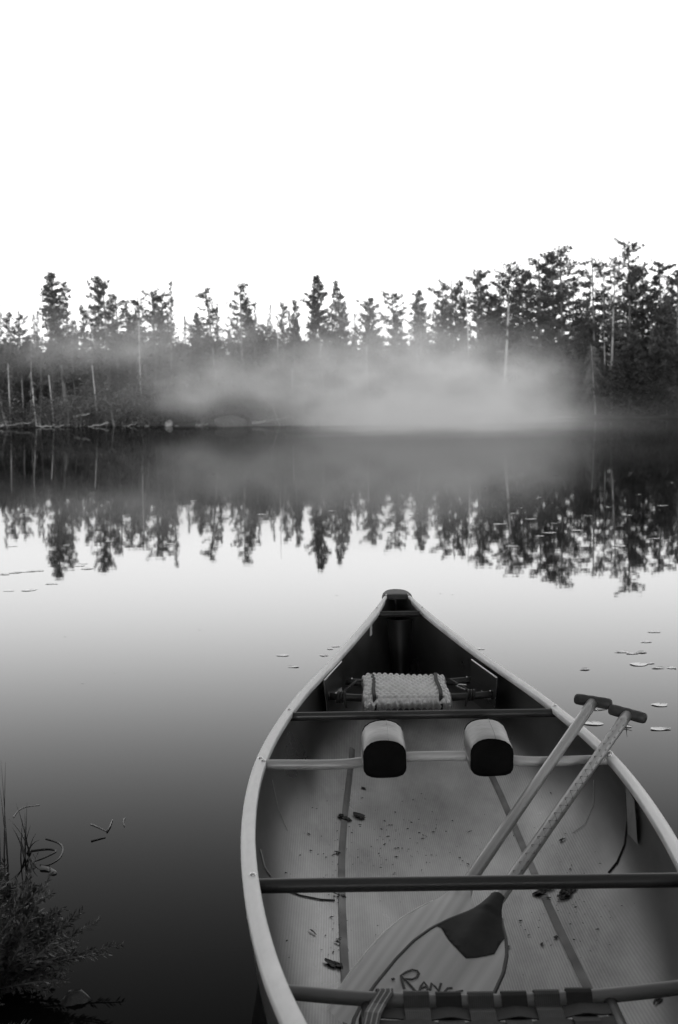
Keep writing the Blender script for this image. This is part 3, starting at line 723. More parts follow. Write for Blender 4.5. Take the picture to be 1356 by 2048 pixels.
# gunwales with their bolts
prof = [(-.001, -.020), (0, -.008), (-.0025, -.0035), (-.006, -.002), (-.0075, .0004), (-.018, .0020), (-.0285, .0008), (-.0305, -.002), (-.0305, -.016), (-.028, -.019), (-.022, -.019)]
GW = {}
for sgn in (-1, 1):
    g = MB(); rows = []
    for Y in Ys[2:-5]:
        b = half(Y); g0 = sheer(Y); t = (half(Y + .02) - half(Y - .02)) / .04; k = math.sqrt(1 + t * t)
        wk = min(1, max(.35, b / .12))
        rows.append([(AX + sgn * max(.002, b + dx * k * wk), Y, g0 + dz) for dx, dz in prof])
    g.grid(rows)
    if sgn > 0: g.f = [f[::-1] for f in g.f]
    n_ = len(prof); g.f += [tuple(range(n_)), tuple((len(rows) - 1) * n_ + k for k in range(n_))]; g.m += [0, 0]
    GW[sgn] = part(g, 'gunwale', M['alu'])
def bolt(parent, x, Y, z, r=.0065):
    b = MB(); rows = []
    for j in range(5):
        a = j / 4 * PI / 2; rows.append([(x + r * math.cos(a) * math.cos(q), Y + r * math.cos(a) * math.sin(q), z + .0045 * math.sin(a)) for q in [2 * PI * k / 10 for k in range(10)]])
    b.grid(rows, close=True); part(b, 'bolt', M['bolt'], parent)
def crossbar(name, Y, z, r, m, flat=1.0, curve=None, n=24, ends=.014, taper=0.0):
    pts = []; b = half(Y) - ends
    for i in range(n + 1):
        t = -1 + 2 * i / n; p = Vector((AX + t * b, Y, z))
        if curve: p += curve(t)
        pts.append(p)
    c = MB(); c.tube(pts, [r * (1 - taper * (abs(-1 + 2 * i / n) ** 3)) for i in range(n + 1)], 14, flat=flat); return part(c, name, m)
for Y, r in ((4.395, .0135), (2.79, .0145)):
    crossbar('thwart', Y, sheer(Y) - .0175, r * 1.0, M['darkwood'], .95)
    for s in (-1, 1): bolt(GW[s], AX + s * (half(Y) - .019), Y + .008, sheer(Y) + .002)
def ycurve(t):
    k = 1 - math.exp(-(t / .42) ** 4)           # neck scoop between the pads
    return Vector((0, .055 * (1 - k) - .012 * math.sin(PI * abs(t)) ** 2, .003 * (1 - k)))
YY = 3.775
yoke = crossbar('yoke', YY, sheer(YY) - .0115, .0155, M['ash'], .82, ycurve, 40)
for s in (-1, 1):
    for dy in (-.014, .014): bolt(GW[s], AX + s * (half(YY) - .019 + .004 * dy / .014), YY + dy, sheer(YY) + .002)
YH = 5.985
crossbar('carry_handle', YH, sheer(YH) - .022, .0145, M['black'], .8, None, 10)
for s in (-1, 1): bolt(GW[s], AX + s * (half(YH) - .014), YH + .012, sheer(YH) + .001)

# yoke pads
def pad(xc, seed):
    rr = random.Random(seed); W, L, Z = .055, .095, .044; mb = MB(); rows = []; n = 32
    y0 = YY + .012
    for j in range(13):
        q = -1 + 2 * j / 12; e = (1 - abs(q) ** 9 * .07); row = []
        for k in range(n):
            a = 2 * PI * k / n + PI / 4; ca, sa = math.cos(a), math.sin(a); p_ = 4.2
            rad = (abs(ca) ** p_ + abs(sa) ** p_) ** (-1 / p_)
            x = W * rad * ca * e; z = Z * rad * sa * e
            if z > 0: z += .014 * (1 - (x / W) ** 2) + .006 * q
            x += .0006 * math.sin(5 * a + seed + q * 3); z += .0005 * math.sin(4 * a + 2 * q + seed)
            row.append((xc + x, y0 + L * q, sheer(YY) + .014 + z))
        rows.append(row)
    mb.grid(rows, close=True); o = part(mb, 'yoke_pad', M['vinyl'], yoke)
    for k_ in (3, 13):
        sm_ = MB(); sm_.tube([Vector(r_[k_]) + Vector((0, 0, .0004)) for r_ in rows], .0011, 5); part(sm_, 'seam', M['vinyl'], yoke)
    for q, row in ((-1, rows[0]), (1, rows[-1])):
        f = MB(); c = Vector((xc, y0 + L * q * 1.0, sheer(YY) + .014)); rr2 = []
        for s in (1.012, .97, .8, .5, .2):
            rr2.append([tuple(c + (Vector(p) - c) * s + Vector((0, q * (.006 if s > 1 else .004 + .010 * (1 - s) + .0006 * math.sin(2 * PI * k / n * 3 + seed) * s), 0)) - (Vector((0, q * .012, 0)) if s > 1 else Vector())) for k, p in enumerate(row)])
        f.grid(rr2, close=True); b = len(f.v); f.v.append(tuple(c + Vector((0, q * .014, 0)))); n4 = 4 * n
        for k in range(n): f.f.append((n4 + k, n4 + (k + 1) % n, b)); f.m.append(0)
        part(f, 'end_panel', M['vinyl_end_shade'], yoke)
        pp = MB(); rr3 = [Vector(p) for p in row]; pp.tube(rr3 + rr3[:2], .0022, 5, cap=False); part(pp, 'piping', M['vinyl_end_shade'], yoke)
    return o
pad(.104, 1); pad(.368, 2)

# bow cap, flotation tank
bc = MB(); rows = []
Yb = list(np.linspace(6.215, 6.445, 12))
for j, Y in enumerate(Yb):
    q = j / 11; b = (half(6.225) + .006) * math.sqrt(max(0.0, 1 - q ** 2.4)) + .003; row = []
    crown = .006 * (1 - .3 * q) - .006 * q; base = sheer(Y) - .014
    for k in range(13):
        a = PI * k / 12; row.append((AX + b * math.cos(a), Y + (.014 * (math.cos(a) ** 2) * -1 if j == 0 else 0), base + .011 * min(1, math.sin(a) * 2.2) + crown * max(0, math.sin(a)) ** .8))
    rows.append(row)
bc.grid(rows)
bc.f.append(tuple(range(12, -1, -1))); bc.m.append(0); part(bc, 'bow_cap', M['cap'])
sp = MB(); sp.tube([(AX, 6.405 + .012 * i / 6, keel(6.41) - .03 + (sheer(6.4) - .004 - keel(6.41) + .03) * i / 6) for i in range(7)], .012, 8); part(sp, 'stem_post', M['black'])
bt = MB(); rows = []
for j in range(9):
    q = j / 8; Y = 5.93 + .09 * q; row = []; zt = sheer(Y) - .05; zb = keel(Y) + .006
    zz = zb + (zt - zb) * q
    for k in range(9):
        a = -1 + k / 4; ww = (.010 + .042 * q ** .6); row.append((AX + a * ww, Y - .035 * (1 - a * a), zz))
    rows.append(row)
bt.grid(rows); part(bt, 'flotation_tank', M['bulk'])

# floor seams (dark strips along the bilge) and cross rib edges
for s in (-1, 1):
    f = MB(); L_, R_ = [], []
    for Y in np.arange(1.7, 5.0, .05):
        x = AX + s * (.238 if Y < 3.6 else .238 - .035 * ((Y - 3.6) / 1.4) ** 2) + .004 * math.sin(Y * 3)
        p1, n1 = surf(x - .0085, Y, .0022); p2, n2 = surf(x + .0085, Y, .0022); L_.append(p1); R_.append(p2)
    f.grid([L_, [(a + b) / 2 + Vector((0, 0, .0015)) for a, b in zip(L_, R_)], R_]); f.f = [q[::-1] for q in f.f]
    part(f, 'floor_seam', mat('floor_seam', .045, .5, .3, 12, rvar=.1) if s < 0 else bpy.data.materials['floor_seam'])
def hull_line(pxs, wid, m, name, lift=.002):
    pts = [];
    for (a, b) in zip(pxs, pxs[1:]):
        for k in range(5):
            q = k / 5; p, n = onhull(a[0] + (b[0] - a[0]) * q, a[1] + (b[1] - a[1]) * q, lift)
            if p is not None: pts.append(p)
    if len(pts) < 3: return
    c = MB(); c.tube(pts, wid, 5); part(c, name, m)
M['seam'] = mat('dark_seam', .03, .5)
hull_line([(1254, 1585), (1256, 1640), (1250, 1690), (1235, 1725), (1213, 1752)], .0022, M['seam'], 'side_seam')
M['palescuff'] = mat('pale_rib_edge', .32, .4)
hull_line([(519, 1700), (528, 1735), (545, 1760)], .0018, M['palescuff'], 'rib_edge')
hull_line([(562, 1778), (600, 1792), (640, 1800), (676, 1802)], .002, bpy.data.materials['floor_seam'], 'rib_edge')
hull_line([(543, 1560), (556, 1620), (578, 1672)], .0007, M['palescuff'], 'rib_edge')
hull_line([(1189, 1560), (1188, 1610), (1170, 1650), (1140, 1672)], .0007, M['palescuff'], 'rib_edge')
def quad_label(pxq, m, name, lift=.003):
    ps = [onhull(*q, lift)[0] for q in pxq]
    if any(p is None for p in ps): return None
    c = MB(); n = 6; A, B, C_, D = ps
    c.grid([[A.lerp(B, i / n).lerp(D.lerp(C_, i / n), j / 3) for j in range(4)] for i in range(n + 1)])
    return part(c, name, m)
quad_label([(738.5, 1249), (737.8, 1273), (742.5, 1270), (742.8, 1246)], M['sticker'], 'small_sticker')
lab = quad_label([(1254.5, 1572), (1259, 1668), (1278.5, 1690), (1272, 1600)], M['plate'], 'hull_sticker', .004)
for r_ in range(5):
    y0 = 1606 + r_ * 12
    hull_line([(1261 + r_ * .6, y0), (1270 + r_ * .7, y0 + 9)], .0009, M['ink'], 'sticker_line', .0055)

# bow seat: two bars hung on side panels
bs = empty('bow_seat'); bs.parent = canoe
Y1, Y2, zb = 4.94, 5.21, .238
for s in (-1, 1):
    pm = MB(); rows = []
    for Y in (4.90, 4.95, 5.0, 5.06, 5.12, 5.18):
        b = half(Y) - .048 - s * .010; zt = sheer(Y) - .015; rows.append([(AX + s * (b + .004), Y, zt), (AX + s * b, Y, zt), (AX + s * (b - .004), Y, zt - .06), (AX + s * (b - .012), Y, zt - .13), (AX + s * (b - .008), Y, zt - .13), (AX + s * (b + .004), Y, zt)])
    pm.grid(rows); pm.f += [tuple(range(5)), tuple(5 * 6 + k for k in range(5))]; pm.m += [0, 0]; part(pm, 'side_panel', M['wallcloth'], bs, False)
    tr = MB(); tr.tube([(AX + s * (half(Y) - .048 - s * .010), Y, sheer(Y) - .0135) for Y in (4.90, 4.95, 5.0, 5.06, 5.12, 5.18)], .0026, 6); part(tr, 'panel_trim', mat('bright_trim', .7, .35) if 'bright_trim' not in bpy.data.materials else bpy.data.materials['bright_trim'], bs)
for Y in (Y1, Y2):
    c = MB(); b = half(Y) - .046; c.tube([(AX + (-1 + i / 6) * b, Y, zb - .012 * (1 - (-1 + i / 6) ** 2)) for i in range(13)], .0125, 10); part(c, 'seat_bar', M['darkwood'], bs)
    for s in (-1, 1): bolt(bs, AX + s * (b - .02), Y, zb + .008, .004)
for s in (-1, 1):
    c = MB(); b = half(Y1) - .075; c.box((AX + s * b, (Y1 + Y2) / 2, zb - .013), (.012, .13, .005)); part(c, 'seat_rail', M['seatwood'], bs, False)

# stern seat: sagging ash bars and woven webbing
ss = empty('stern_seat'); ss.parent = canoe
YS1, YS2, zs = 2.452, 2.15, .226
def sag(x): return -.028 * (1 - min(1, abs(x - AX) / .38) ** 2)
for Y in (YS1, YS2):
    b = half(Y) - .02; c = MB(); c.tube([(AX + (-1 + i / 12) * b, Y, zs + sag(AX + (-1 + i / 12) * b)) for i in range(25)], .0125, 12); part(c, 'seat_bar', M['seatwood'], ss)
for s in (-1, 1):
    c = MB(); c.tube([(AX + s * .2, YS1 - .01, zs - .030), (AX + s * .2, YS2, zs - .030)], .011, 10); part(c, 'side_rail', M['darkwood'], ss)
def ribbon(path, wdir, wid, th, m, name, parent):
    c = MB(); rows = []
    for i, p in enumerate(path):
        p = Vector(p); d = (Vector(path[min(i + 1, len(path) - 1)]) - Vector(path[max(0, i - 1)])).normalized(); w_ = Vector(wdir); n = d.cross(w_).normalized()
        rows.append([p + w_ * (wid / 2) + n * th, p - w_ * (wid / 2) + n * th, p - w_ * (wid / 2) - n * th, p + w_ * (wid / 2) - n * th])
    c.grid(rows, close=True); c.f += [(0, 1, 2, 3), tuple(len(rows) * 4 - 4 + k for k in range(4))]; c.m += [0, 0]
    return part(c, name, m, parent, False)
LX = [.116, .169, .222, .277, .331, .384]
CYs = [2.405, 2.352, 2.298, 2.245, 2.192]
for i, x in enumerate(LX):
    z0 = zs + sag(x); R_ = .0155; p = []
    for k in range(7):
        a = -.9 + k * .48; p.append((x, YS1 + R_ * math.cos(a + .2) , z0 + R_ * math.sin(a + .2)))
    for j, Y in enumerate(CYs):
        zc = z0 - .003; p.append((x, (CYs[j - 1] + Y) / 2 if j else YS1 - .022, zc)); p.append((x, Y, zc + (.004 if (i + j) % 2 == 0 else -.004)))
    p.append((x, YS2, z0 + .014)); p.append((x, YS2 - .015, z0))
    ribbon(p, (1, 0, 0), .042, .0012, M['webg'] if i % 2 == 0 else M['web'], 'webbing_strap', ss)
for j, Y in enumerate(CYs):
    p = [(AX - .214, Y, zs - .045)]
    for k in range(41):
        x = AX - .207 + .414 * k / 40; ph = 0
        for i, lx in enumerate(LX): ph += math.exp(-((x - lx) / .02) ** 2) * (1 if (i + j) % 2 == 0 else -1)
        p.append((x, Y, zs + sag(x) - .003 - .0042 * ph))
    p.append((AX + .214, Y, zs - .045)); ribbon(p, (0, 1, 0), .044, .0012, M['web'], 'webbing_strap', ss)

# ------------------------------------------------------------------ foam pad tied on the bow seat
fp = empty('foam_pad', (AX - .018, 4.94, .262)); FO = Vector(fp.location)
X0, X1, FY0, FY1 = .072, .348, 4.79, 5.08; zt = .262; mb = MB(); rows = []; nx, ny = 150, 108
def ftop(u, v):
    x = X0 + (X1 - X0) * u; y = FY0 + (FY1 - FY0) * v; e = min(u, 1 - u) * (X1 - X0); e2 = v * (FY1 - FY0)
    z = zt + .012 * v
    gy = (y - FY0) / .024; best = 0
    for r_ in (math.floor(gy), math.floor(gy) + 1):
        gx = (x - X0) / .0192 + .5 * (r_ % 2); dx = (gx - round(gx)) * .0192; dy = (gy - r_) * .024
        best = max(best, 1 - (dx * dx + dy * dy) / .0096 ** 2)
    z += .0125 * math.sqrt(max(0, best))
    z -= .012 * math.exp(-e / .008) + .010 * math.exp(-e2 / .012)
    z -= .004 * sum(math.exp(-((u - q) / .012) ** 2) for q in (.12, .885)) + .010 * (1 - v) ** 2
    z += .004 * math.sin(u * 5 + 1) * v
    return Vector((x + .006 * math.sin(v * 7) * (u - .5), y, z)) - FO
top = [[ftop(i / nx, j / ny) for i in range(nx + 1)] for j in range(ny + 1)]
mb.grid(top)
front = [top[0]] + [[p + Vector((0, -a_ - .003 * max(0, math.cos(2 * PI * i / 16)) * b_, -d_)) for i, p in enumerate(top[0])] for a_, b_, d_ in ((.004, 0, -.0005), (.008, 1, .006), (.008, 1, .013), (.005, 0, .02), (-.012, 0, .032))]
mb.grid(front[::-1])
for side in (0, nx):
    e = [top[j][side] for j in range(ny + 1)]; s_ = -1 if side == 0 else 1
    mb.grid([e, [p + Vector((s_ * .004, 0, -.012)) for p in e], [p + Vector((s_ * -.002, 0, -.028)) for p in e]])
e = top[-1]; mb.grid([e, [p + Vector((0, .004, -.03)) for p in e]])
mb.build('foam_mat', M['foam'], fp, True)
for q in (.12, .885):
    pth = []
    for j in range(0, ny + 1, 3):
        p = ftop(q, j / ny); p.z = (zt + .003 + .012 * j / ny + .010 - .010 * (1 - j / ny) ** 2 - .010 * math.exp(-(j / ny) * .38 / .012)) - FO.z; pth.append(p)
    pth = [pth[0] + Vector((0, .008, -.036)), pth[0] + Vector((0, -.009, -.018))] + pth + [pth[-1] + Vector((0, .008, -.02))]
    c = MB(); rows = [[p + Vector((-.006, 0, 0)), p + Vector((.006, 0, 0))] for p in pth]; c.grid(rows)
    c.grid([[p + Vector((.006, 0, -.002)), p + Vector((-.006, 0, -.002))] for p in pth]); c.build('strap', M['web'], fp)
for s, xs0 in ((-1, X0), (1, X1)):
    c = MB(); k = Vector((xs0 + s * .075, Y1 - .002, zb + .010))
    c.tube([Vector((xs0 - s * .01, FY1 - .03, zt + .008)) - FO, Vector((xs0 + s * .02, 5.08, .262)) - FO, k - FO], .0042, 6); c.build('tie_cord', M['cord'], fp, True)
    for j in range(3):
        c = MB(); c.tube([k + Vector((j * .009 - .009 + .004 * math.sin(a), .0165 * math.cos(a), -.012 + .0165 * math.sin(a))) - FO for a in np.linspace(0, 2 * PI, 13)], .0042, 6); c.build('cord_loop', M['cord'], fp, True)
    c = MB(); c.tube([k - FO, k + Vector((-.012 * s, -.02, -.01)) - FO, k + Vector((-.018 * s, -.022, -.045)) - FO], .0036, 6); c.build('cord_end', M['cord'], fp, True)
c = MB(); p = Vector((X1 + .03, 4.97, .262)) - FO; c.tube([p + Vector((.03, -.01, -.012)), p, p + Vector((.012, -.01, .006)), p + Vector((.034, -.012, .004))], .0022, 5); c.build('cord_tag', M['sticker'], fp, True)
tag(fp, 'silvery egg crate foam pad strapped on the bow seat', 'seat pad')

# ------------------------------------------------------------------ striped strap over the stern seat bar
st = empty('webbing_loop', (.055, YS1, zs))
cpt = Vector(st.location); p = []
for k in range(9):
    a = -.3 + k * .27; p.append(Vector((.060 + .0035 * k * .2, YS1 + .0165 * math.cos(a), zs + sag(.06) + .0165 * math.sin(a))))
p = [Vector((.062, YS1 + .016, zs - .05)), ] + p + [Vector((.052, YS1 - .035, zs + sag(.05) + .006)), Vector((.043, YS1 - .08, zs - .012)), Vector((.030, YS1 - .16, zs - .03))]
def strip(off, wid, lift, name, m):
    c = MB(); rows = []
    for i, q in enumerate(p):
        d = (p[min(i + 1, len(p) - 1)] - p[max(0, i - 1)]).normalized(); wv = (Vector((1, .25, 0)) - d * d.dot(Vector((1, .25, 0)))).normalized(); n = Vector((0, 1, .15)) if i == 0 else ((q - Vector((q.x, YS1, zs + sag(.06)))) if i < 10 else Vector((0, 0, 1))); n = (n - d * n.dot(d)).normalized(); wv = (wv - n * wv.dot(n)).normalized()
        a, b = q + wv * (off - wid / 2), q + wv * (off + wid / 2)
        rows.append([a - cpt + n * lift, b - cpt + n * lift, b - cpt - n * lift, a - cpt - n * lift])
    c.grid(rows, close=True); c.build(name, m, st)
strip(0, .027, .0014, 'strap_band', M['strapc'])
for o_ in (-.0085, 0, .0085): strip(o_, .0018, .0020, 'stripe', M['stripe'])
tag(st, 'striped webbing strap looped over the stern seat bar', 'strap')

# ------------------------------------------------------------------ paddles
def paddle(tip, on, g_hint, L, name_label, seed, dark):
    tip, on = Vector(tip), Vector(on); d = (on - tip).normalized(); g = Vector(g_hint); g = (g - d * g.dot(d)).normalized(); n = g.cross(d)
    if n.z < 0: n = -n; g = -g
    Mx = Matrix(((g.x, n.x, d.x, tip.x), (g.y, n.y, d.y, tip.y), (g.z, n.z, d.z, tip.z), (0, 0, 0, 1)))   # local x across, y up off the blade, z along
    root = empty('paddle'); root.matrix_world = Mx
    rt = [0, .006, .02, .05, .10, .17, .26, .33, .39, .44, .485, .52, .55]
    rw = [.050, .070, .082, .093, .100, .102, .100, .094, .080, .060, .036, .022, .0145]
    Zs = list(np.linspace(0, .55, 60)); wz = [float(np.interp(z, rt, rw)) for z in Zs]
    def th(z, u):       # half thickness with a raised spine
        e = .0028 + .0025 * min(1, max(0, (z - .3) / .2)); r_ = .006 + .0075 * min(1, max(0, (z - .12) / .4))
        sw = .022 * (.5 + .5 * min(1, z / .3)); wv = float(np.interp(z, rt, rw)); x = abs(u) * wv
        return e * math.sqrt(max(.05, 1 - u * u * .9)) + r_ * math.exp(-(x / sw) ** 2) * (0.75 if z < .5 else 1)
    b = MB(); us = [math.sin(PI / 2 * (-1 + k / 8)) for k in range(17)]
    b.grid([[(u * w_, th(z, u), z) for u in us] + [(u * w_, -th(z, u), z) for u in us[::-1]] for z, w_ in zip(Zs, wz)], close=True)
    n34 = 34; b.f.append(tuple(range(n34 - 1, -1, -1))); b.m.append(0)
    b.build('blade', M['blade2' if dark else 'blade'], root, True)
    s = MB(); zz = np.linspace(.50, L, 24); s.tube([(0, .0015 * math.sin(z * 3), z) for z in zz], [.0148 - .0012 * math.sin((z - .5) / (L - .5) * PI) for z in zz], 14, up=(1, 0, 0)); s.build('shaft', M['shaft'], root, True)
    gr = MB(); gx = [-.052, -.050, -.045, -.03, -.012, 0, .012, .03, .045, .050, .052]; gr_ = [.006, .0115, .0145, .0155, .0148, .0158, .0148, .0155, .0145, .0115, .006]
    gr.tube([(x, 0, L + .010 - .06 * x * x * 10 * .2) for x in gx], gr_, 12, up=(0, 0, 1)); gr.build('grip', M['grip'], root, True)
    if not dark:  # edge highlight painted on as pale strips along the blade
        for s_ in (-1, 1):
            em = MB(); em.tube([(s_ * float(np.interp(z, rt, rw)), 0, z) for z in np.linspace(.47, .004, 40)], .0030, 6); em.build('edge_highlight', M['edgehighlight'], root, True)
    if dark:
        iv = Mx.inverted(); bl = []
        for px in ((880, 1852), (925, 1918), (990, 1905), (1020, 1880)):
            dd = iv.to_3x3() @ ray(*px); oo = iv @ CAM; qq = oo + dd * ((.006 - oo.y) / dd.y); bl.append((qq.x, qq.z))
        bl.sort(); bx, bz = [q[0] for q in bl], [q[1] for q in bl]
        pm = MB(); rows = []          # dark sheath over the throat
        for z in np.linspace(.25, .56, 40):
            w_ = float(np.interp(z, rt, rw)); row = []
            for u in us:
                zl = float(np.interp(u * float(np.interp(.38, rt, rw)), bx, bz)); z2 = max(z, zl); wv = float(np.interp(z2, rt, rw)); row.append((u * (wv + .0008), th(z2, u) + .0011, z2))
            rows.append(row)
        pm.grid(rows); pm.build('throat_sheath', M['glassf'], root, True)
        em = MB(); q = [(float(np.interp(z, rt, rw)), 0, z) for z in np.linspace(.50, .004, 40)]
        em.tube(q, .0042, 6); em.build('edge_binding', M['edge'], root, True)
        em = MB(); em.tube([(-a, b_, c_) for a, b_, c_ in q], .0042, 6); em.build('edge_binding', M['edge'], root, True)
        zz = np.linspace(.62, L - .04, 46); lm = MB()
        lm.tube([(.0153 * math.sin(a), .0015 * math.sin(z * 3) + .0153 * math.cos(a), z) for z, a in zip(zz, [(.75 if i % 2 else -.35) + .2 for i in range(46)])], .0006, 4); lm.build('zigzag_line', M['grip'], root)
    return tag(root, name_label, 'paddle'), Mx
t1 = atz(722, 2078, .030); o1 = atY(1125, 1481, 3.80); o1.z = .320
t1 = Vector(t1)
P1, MX1 = paddle(t1, o1, (1, -.48, -.10), 1.52, 'plain wooden paddle, its pale blade lying underneath the lettered one', 1, False)
t2 = atz(780, 2108, .055); o2 = atY(1216, 1470, 3.82); o2.z = .324
P2, MX2 = paddle(t2, o2, (1, -.44, -.22), 1.585, 'paddle with a dark blade throat, zigzag line on its shaft and inked letters', 2, True)
# hand inked letters on the upper blade
inv = MX2.inverted()
def ink(pxs, w_=.0026):
    c = MB(); pts = []
    for (x, y) in pxs:
        d = (inv.to_3x3() @ ray(x, y)); o_ = inv @ CAM; k = (.0055 - o_.y) / d.y; q = o_ + d * k
        q.y = .0028 + .0045 * math.exp(-(q.x / .018) ** 2) + .0016; pts.append(q)
    c.tube(pts, w_, 5, flat=.35, up=(0, 1, 0)); return c
letters = {'R': [[(810, 1957), (818, 1966), (826, 1975), (834, 1985)], [(802, 1950), (805, 1962), (809, 1976)], [(806, 1956), (802, 1950), (812, 1943), (825, 1938), (834, 1940), (838, 1946), (834, 1953), (826, 1957), (815, 1957), (806, 1956)]],
           'A': [[(838, 1984), (842, 1972), (848, 1963), (853, 1972), (856, 1981)], [(842, 1976), (853, 1974)]],
           'N': [[(860, 1983), (863, 1968), (870, 1976), (877, 1984), (882, 1969)]],
           'G': [[(905, 1975), (896, 1976), (889, 1984), (891, 1993), (900, 1995), (905, 1988), (898, 1987)]],
           'E': [[(926, 1980), (914, 1982), (910, 1996), (922, 2000)], [(912, 1989), (922, 1988)]]}
for ch, strokes in letters.items():
    for s_ in strokes: ink(s_).build('letter', M['ink'], P2)
ink([(784, 1958), (789, 1956)], .0034).build('letter', M['ink'], P2)

# ================================================================== SMALL THINGS
# ------------------------------------------------------------------ debris in the canoe
def scrap(px, py, size, label, seed, n=3, stem=True, long=1.0):
    p, nrm = onhull(px, py, .0012)
    if p is None: return
    rr = random.Random(seed); root = empty('dead_leaf', p); q = nrm.to_track_quat('Z', 'Y').to_matrix()
    for i in range(n):
        mb = MB(); a = rr.uniform(0, 6.28); L = size * rr.uniform(.5, 1.0); W = L * rr.uniform(.3, .55) / long; o = Vector((rr.uniform(-.5, .5) * size, rr.uniform(-.5, .5) * size, 0)) * (.6 if n > 1 else 0)
        rows = []
        for j in range(6):
            t = j / 5; w_ = W * math.sin(PI * (.08 + .87 * t)) * rr.uniform(.7, 1.2); row = []
            for k in (-1, -.4, .4, 1):
                v = Vector((t * L - L / 2, k * w_, .0005 + .003 * abs(k) * rr.uniform(.2, 1.2) * size / .04 + .001 * math.sin(t * 4 + i) * size / .04 + .0006 * i)); v = Matrix.Rotation(a, 3, 'Z') @ v + o; row.append(q @ v)
            rows.append(row)
        mb.grid(rows)
        if stem: mb.tube([rows[-1][1], rows[-1][1] + q @ (Matrix.Rotation(a, 3, 'Z') @ Vector((L * .5, rr.uniform(-.2, .2) * L, .004)))], .0009, 4)
        mb.build('leaf', M['deadleaf'], root)
    return tag(root, label, 'leaf')
SC = [(687, 1637, .045, 'largest clump of dark wet leaves on the left floor seam', 4, 1), (713, 1631, .05, 'curled dark leaf just right of the largest leaf clump', 2, 1),
      (727, 1577, .026, 'small dark leaf below the left yoke pad', 1, 1), (680, 1710, .026, 'twiggy leaf scrap across the left floor seam', 2, 2.5),
      (681, 1792, .030, 'leaf scrap on the seam just under the near thwart', 3, 1.5), (671, 1885, .018, 'tiny leaf scrap on the left seam', 2, 1.3), (668, 1930, .036, 'ragged black leaf clump on the left seam near the stern seat', 4, 1),
      (625, 1866, .032, 'slender dark leaf on the left floor panel', 1, 2.2), (617, 1669, .012, 'small speck like leaf bit on the left bilge', 1, 1),
      (742, 1694, .014, 'small oval leaf bit right of the left seam', 1, 1), (936, 1730, .030, 'narrow dark twig leaf left of the plain paddle shaft', 1, 4), (940, 1665, .026, 'fine twig leaf above the narrow twig leaf', 1, 4),
      (1085, 1785, .05, 'clump of black leaves under the near thwart, right of the paddles', 4, 1.2), (1135, 1788, .05, 'bigger spread of black leaves right of the leaf clump', 5, 1.2), (1098, 1800, .03, 'dark leaf on the right floor seam', 2, 1.2),
      (1016, 1895, .020, 'roundish black leaf right of the lettered blade', 1, .8), (1112, 1876, .018, 'dark leaf bit beside the right floor seam', 1, .9), (1084, 1890, .022, 'slim leaf bit left of the right seam', 1, 2), (1058, 1872, .012, 'tiny dark leaf bit right of the blade edge', 1, 1),
      (1041, 1843, .010, 'tiny leaf bit above the others right of the blade', 1, 1), (1141, 1739, .014, 'small leaf bit above the near thwart at right', 1, 1.6), (1125, 1682, .02, 'twiggy leaf bits on the right floor', 3, 2), (1320, 2002, .028, 'dark leaf at the lower right beside the stern seat', 2, 1.4)]
for i, (x, y, s, lab, n, lg) in enumerate(SC): scrap(x, y, s, lab, 300 + i, n, False, lg)
rr = random.Random(9); mb = MB()
for i in range(330):
    if i < 120: px, py = rr.gauss(800, 90), rr.gauss(1690, 45)
    elif i < 190: px, py = rr.gauss(1130, 60), rr.gauss(1800, 70)
    elif i < 260: px, py = rr.gauss(672, 14), rr.uniform(1600, 1960)
    else: px, py = rr.uniform(570, 1240), rr.uniform(1560, 1960)
    p, n = onhull(px, py, .0015)
    if p is None or n.z < .6: continue
    s = rr.choice((.0008, .001, .0013, .002)); a = rr.uniform(0, 6.28); e = rr.uniform(1, 3.5)
    d = Vector((math.cos(a), math.sin(a), 0)); t = Vector((-d.y, d.x, 0))
    mb.add([p - d * s * e, p - t * s, p + d * s * e, p + t * s, p + Vector((0, 0, s))], [(0, 1, 4), (1, 2, 4), (2, 3, 4), (3, 0, 4)])
tag(mb.build('debris', M['deadleaf']), 'fine dark crumbs and needles scattered over the canoe floor', 'debris', kind='stuff')

# ------------------------------------------------------------------ lily pads
M['pad'] = mat('lily_pad', 0.10, 0.2, 0.4, 25, objrand=.3)
M['padpale'] = mat('lily_pad_pale', 0.16, 0.15, 0.3, 25, objrand=.3)
padmesh = []
for v in range(4):
    rr = random.Random(40 + v); rows = []; n = 22; notch = .16
    for s in (0.0, .35, .7, .9, 1.0):
        row = []
        for k in range(n):
            a = notch + (2 * PI - 2 * notch) * k / (n - 1); w_ = 1 + .07 * math.sin(3 * a + v) + .04 * math.sin(5 * a + v * 2)
            curl = .05 * max(0, s - .7) / .3 * (1 + math.sin(2 * a + v)) * (.5 if v % 2 else 1.2)
            row.append((s * w_ * math.cos(a), s * w_ * math.sin(a) * .8, .0 + curl))
        rows.append(row)
    b = MB(); b.grid(rows); me = b.mesh('lily_pad', M['pad'], True); padmesh.append(me)
    me2 = me.copy(); me2.materials[0] = M['padpale']; padmesh.append(me2)
rl = random.Random(21)
def lily(px, py, wpx, label, group=None, pale=False, asp=1.0):
    p = atz(px, py, .002); d = (p - CAM).length; s = wpx / F * d / 2
    o = link('lily_pad', padmesh[rl.randrange(4) * 2 + (1 if pale else 0)]); o.location = p
    o.rotation_euler = (0, 0, rl.uniform(0, 6.28)); k = asp * rl.uniform(.85, 1.15); o.scale = (s, s * k, s * (.3 if d > 8 else .6)); return tag(o, label, 'lily pad', group)
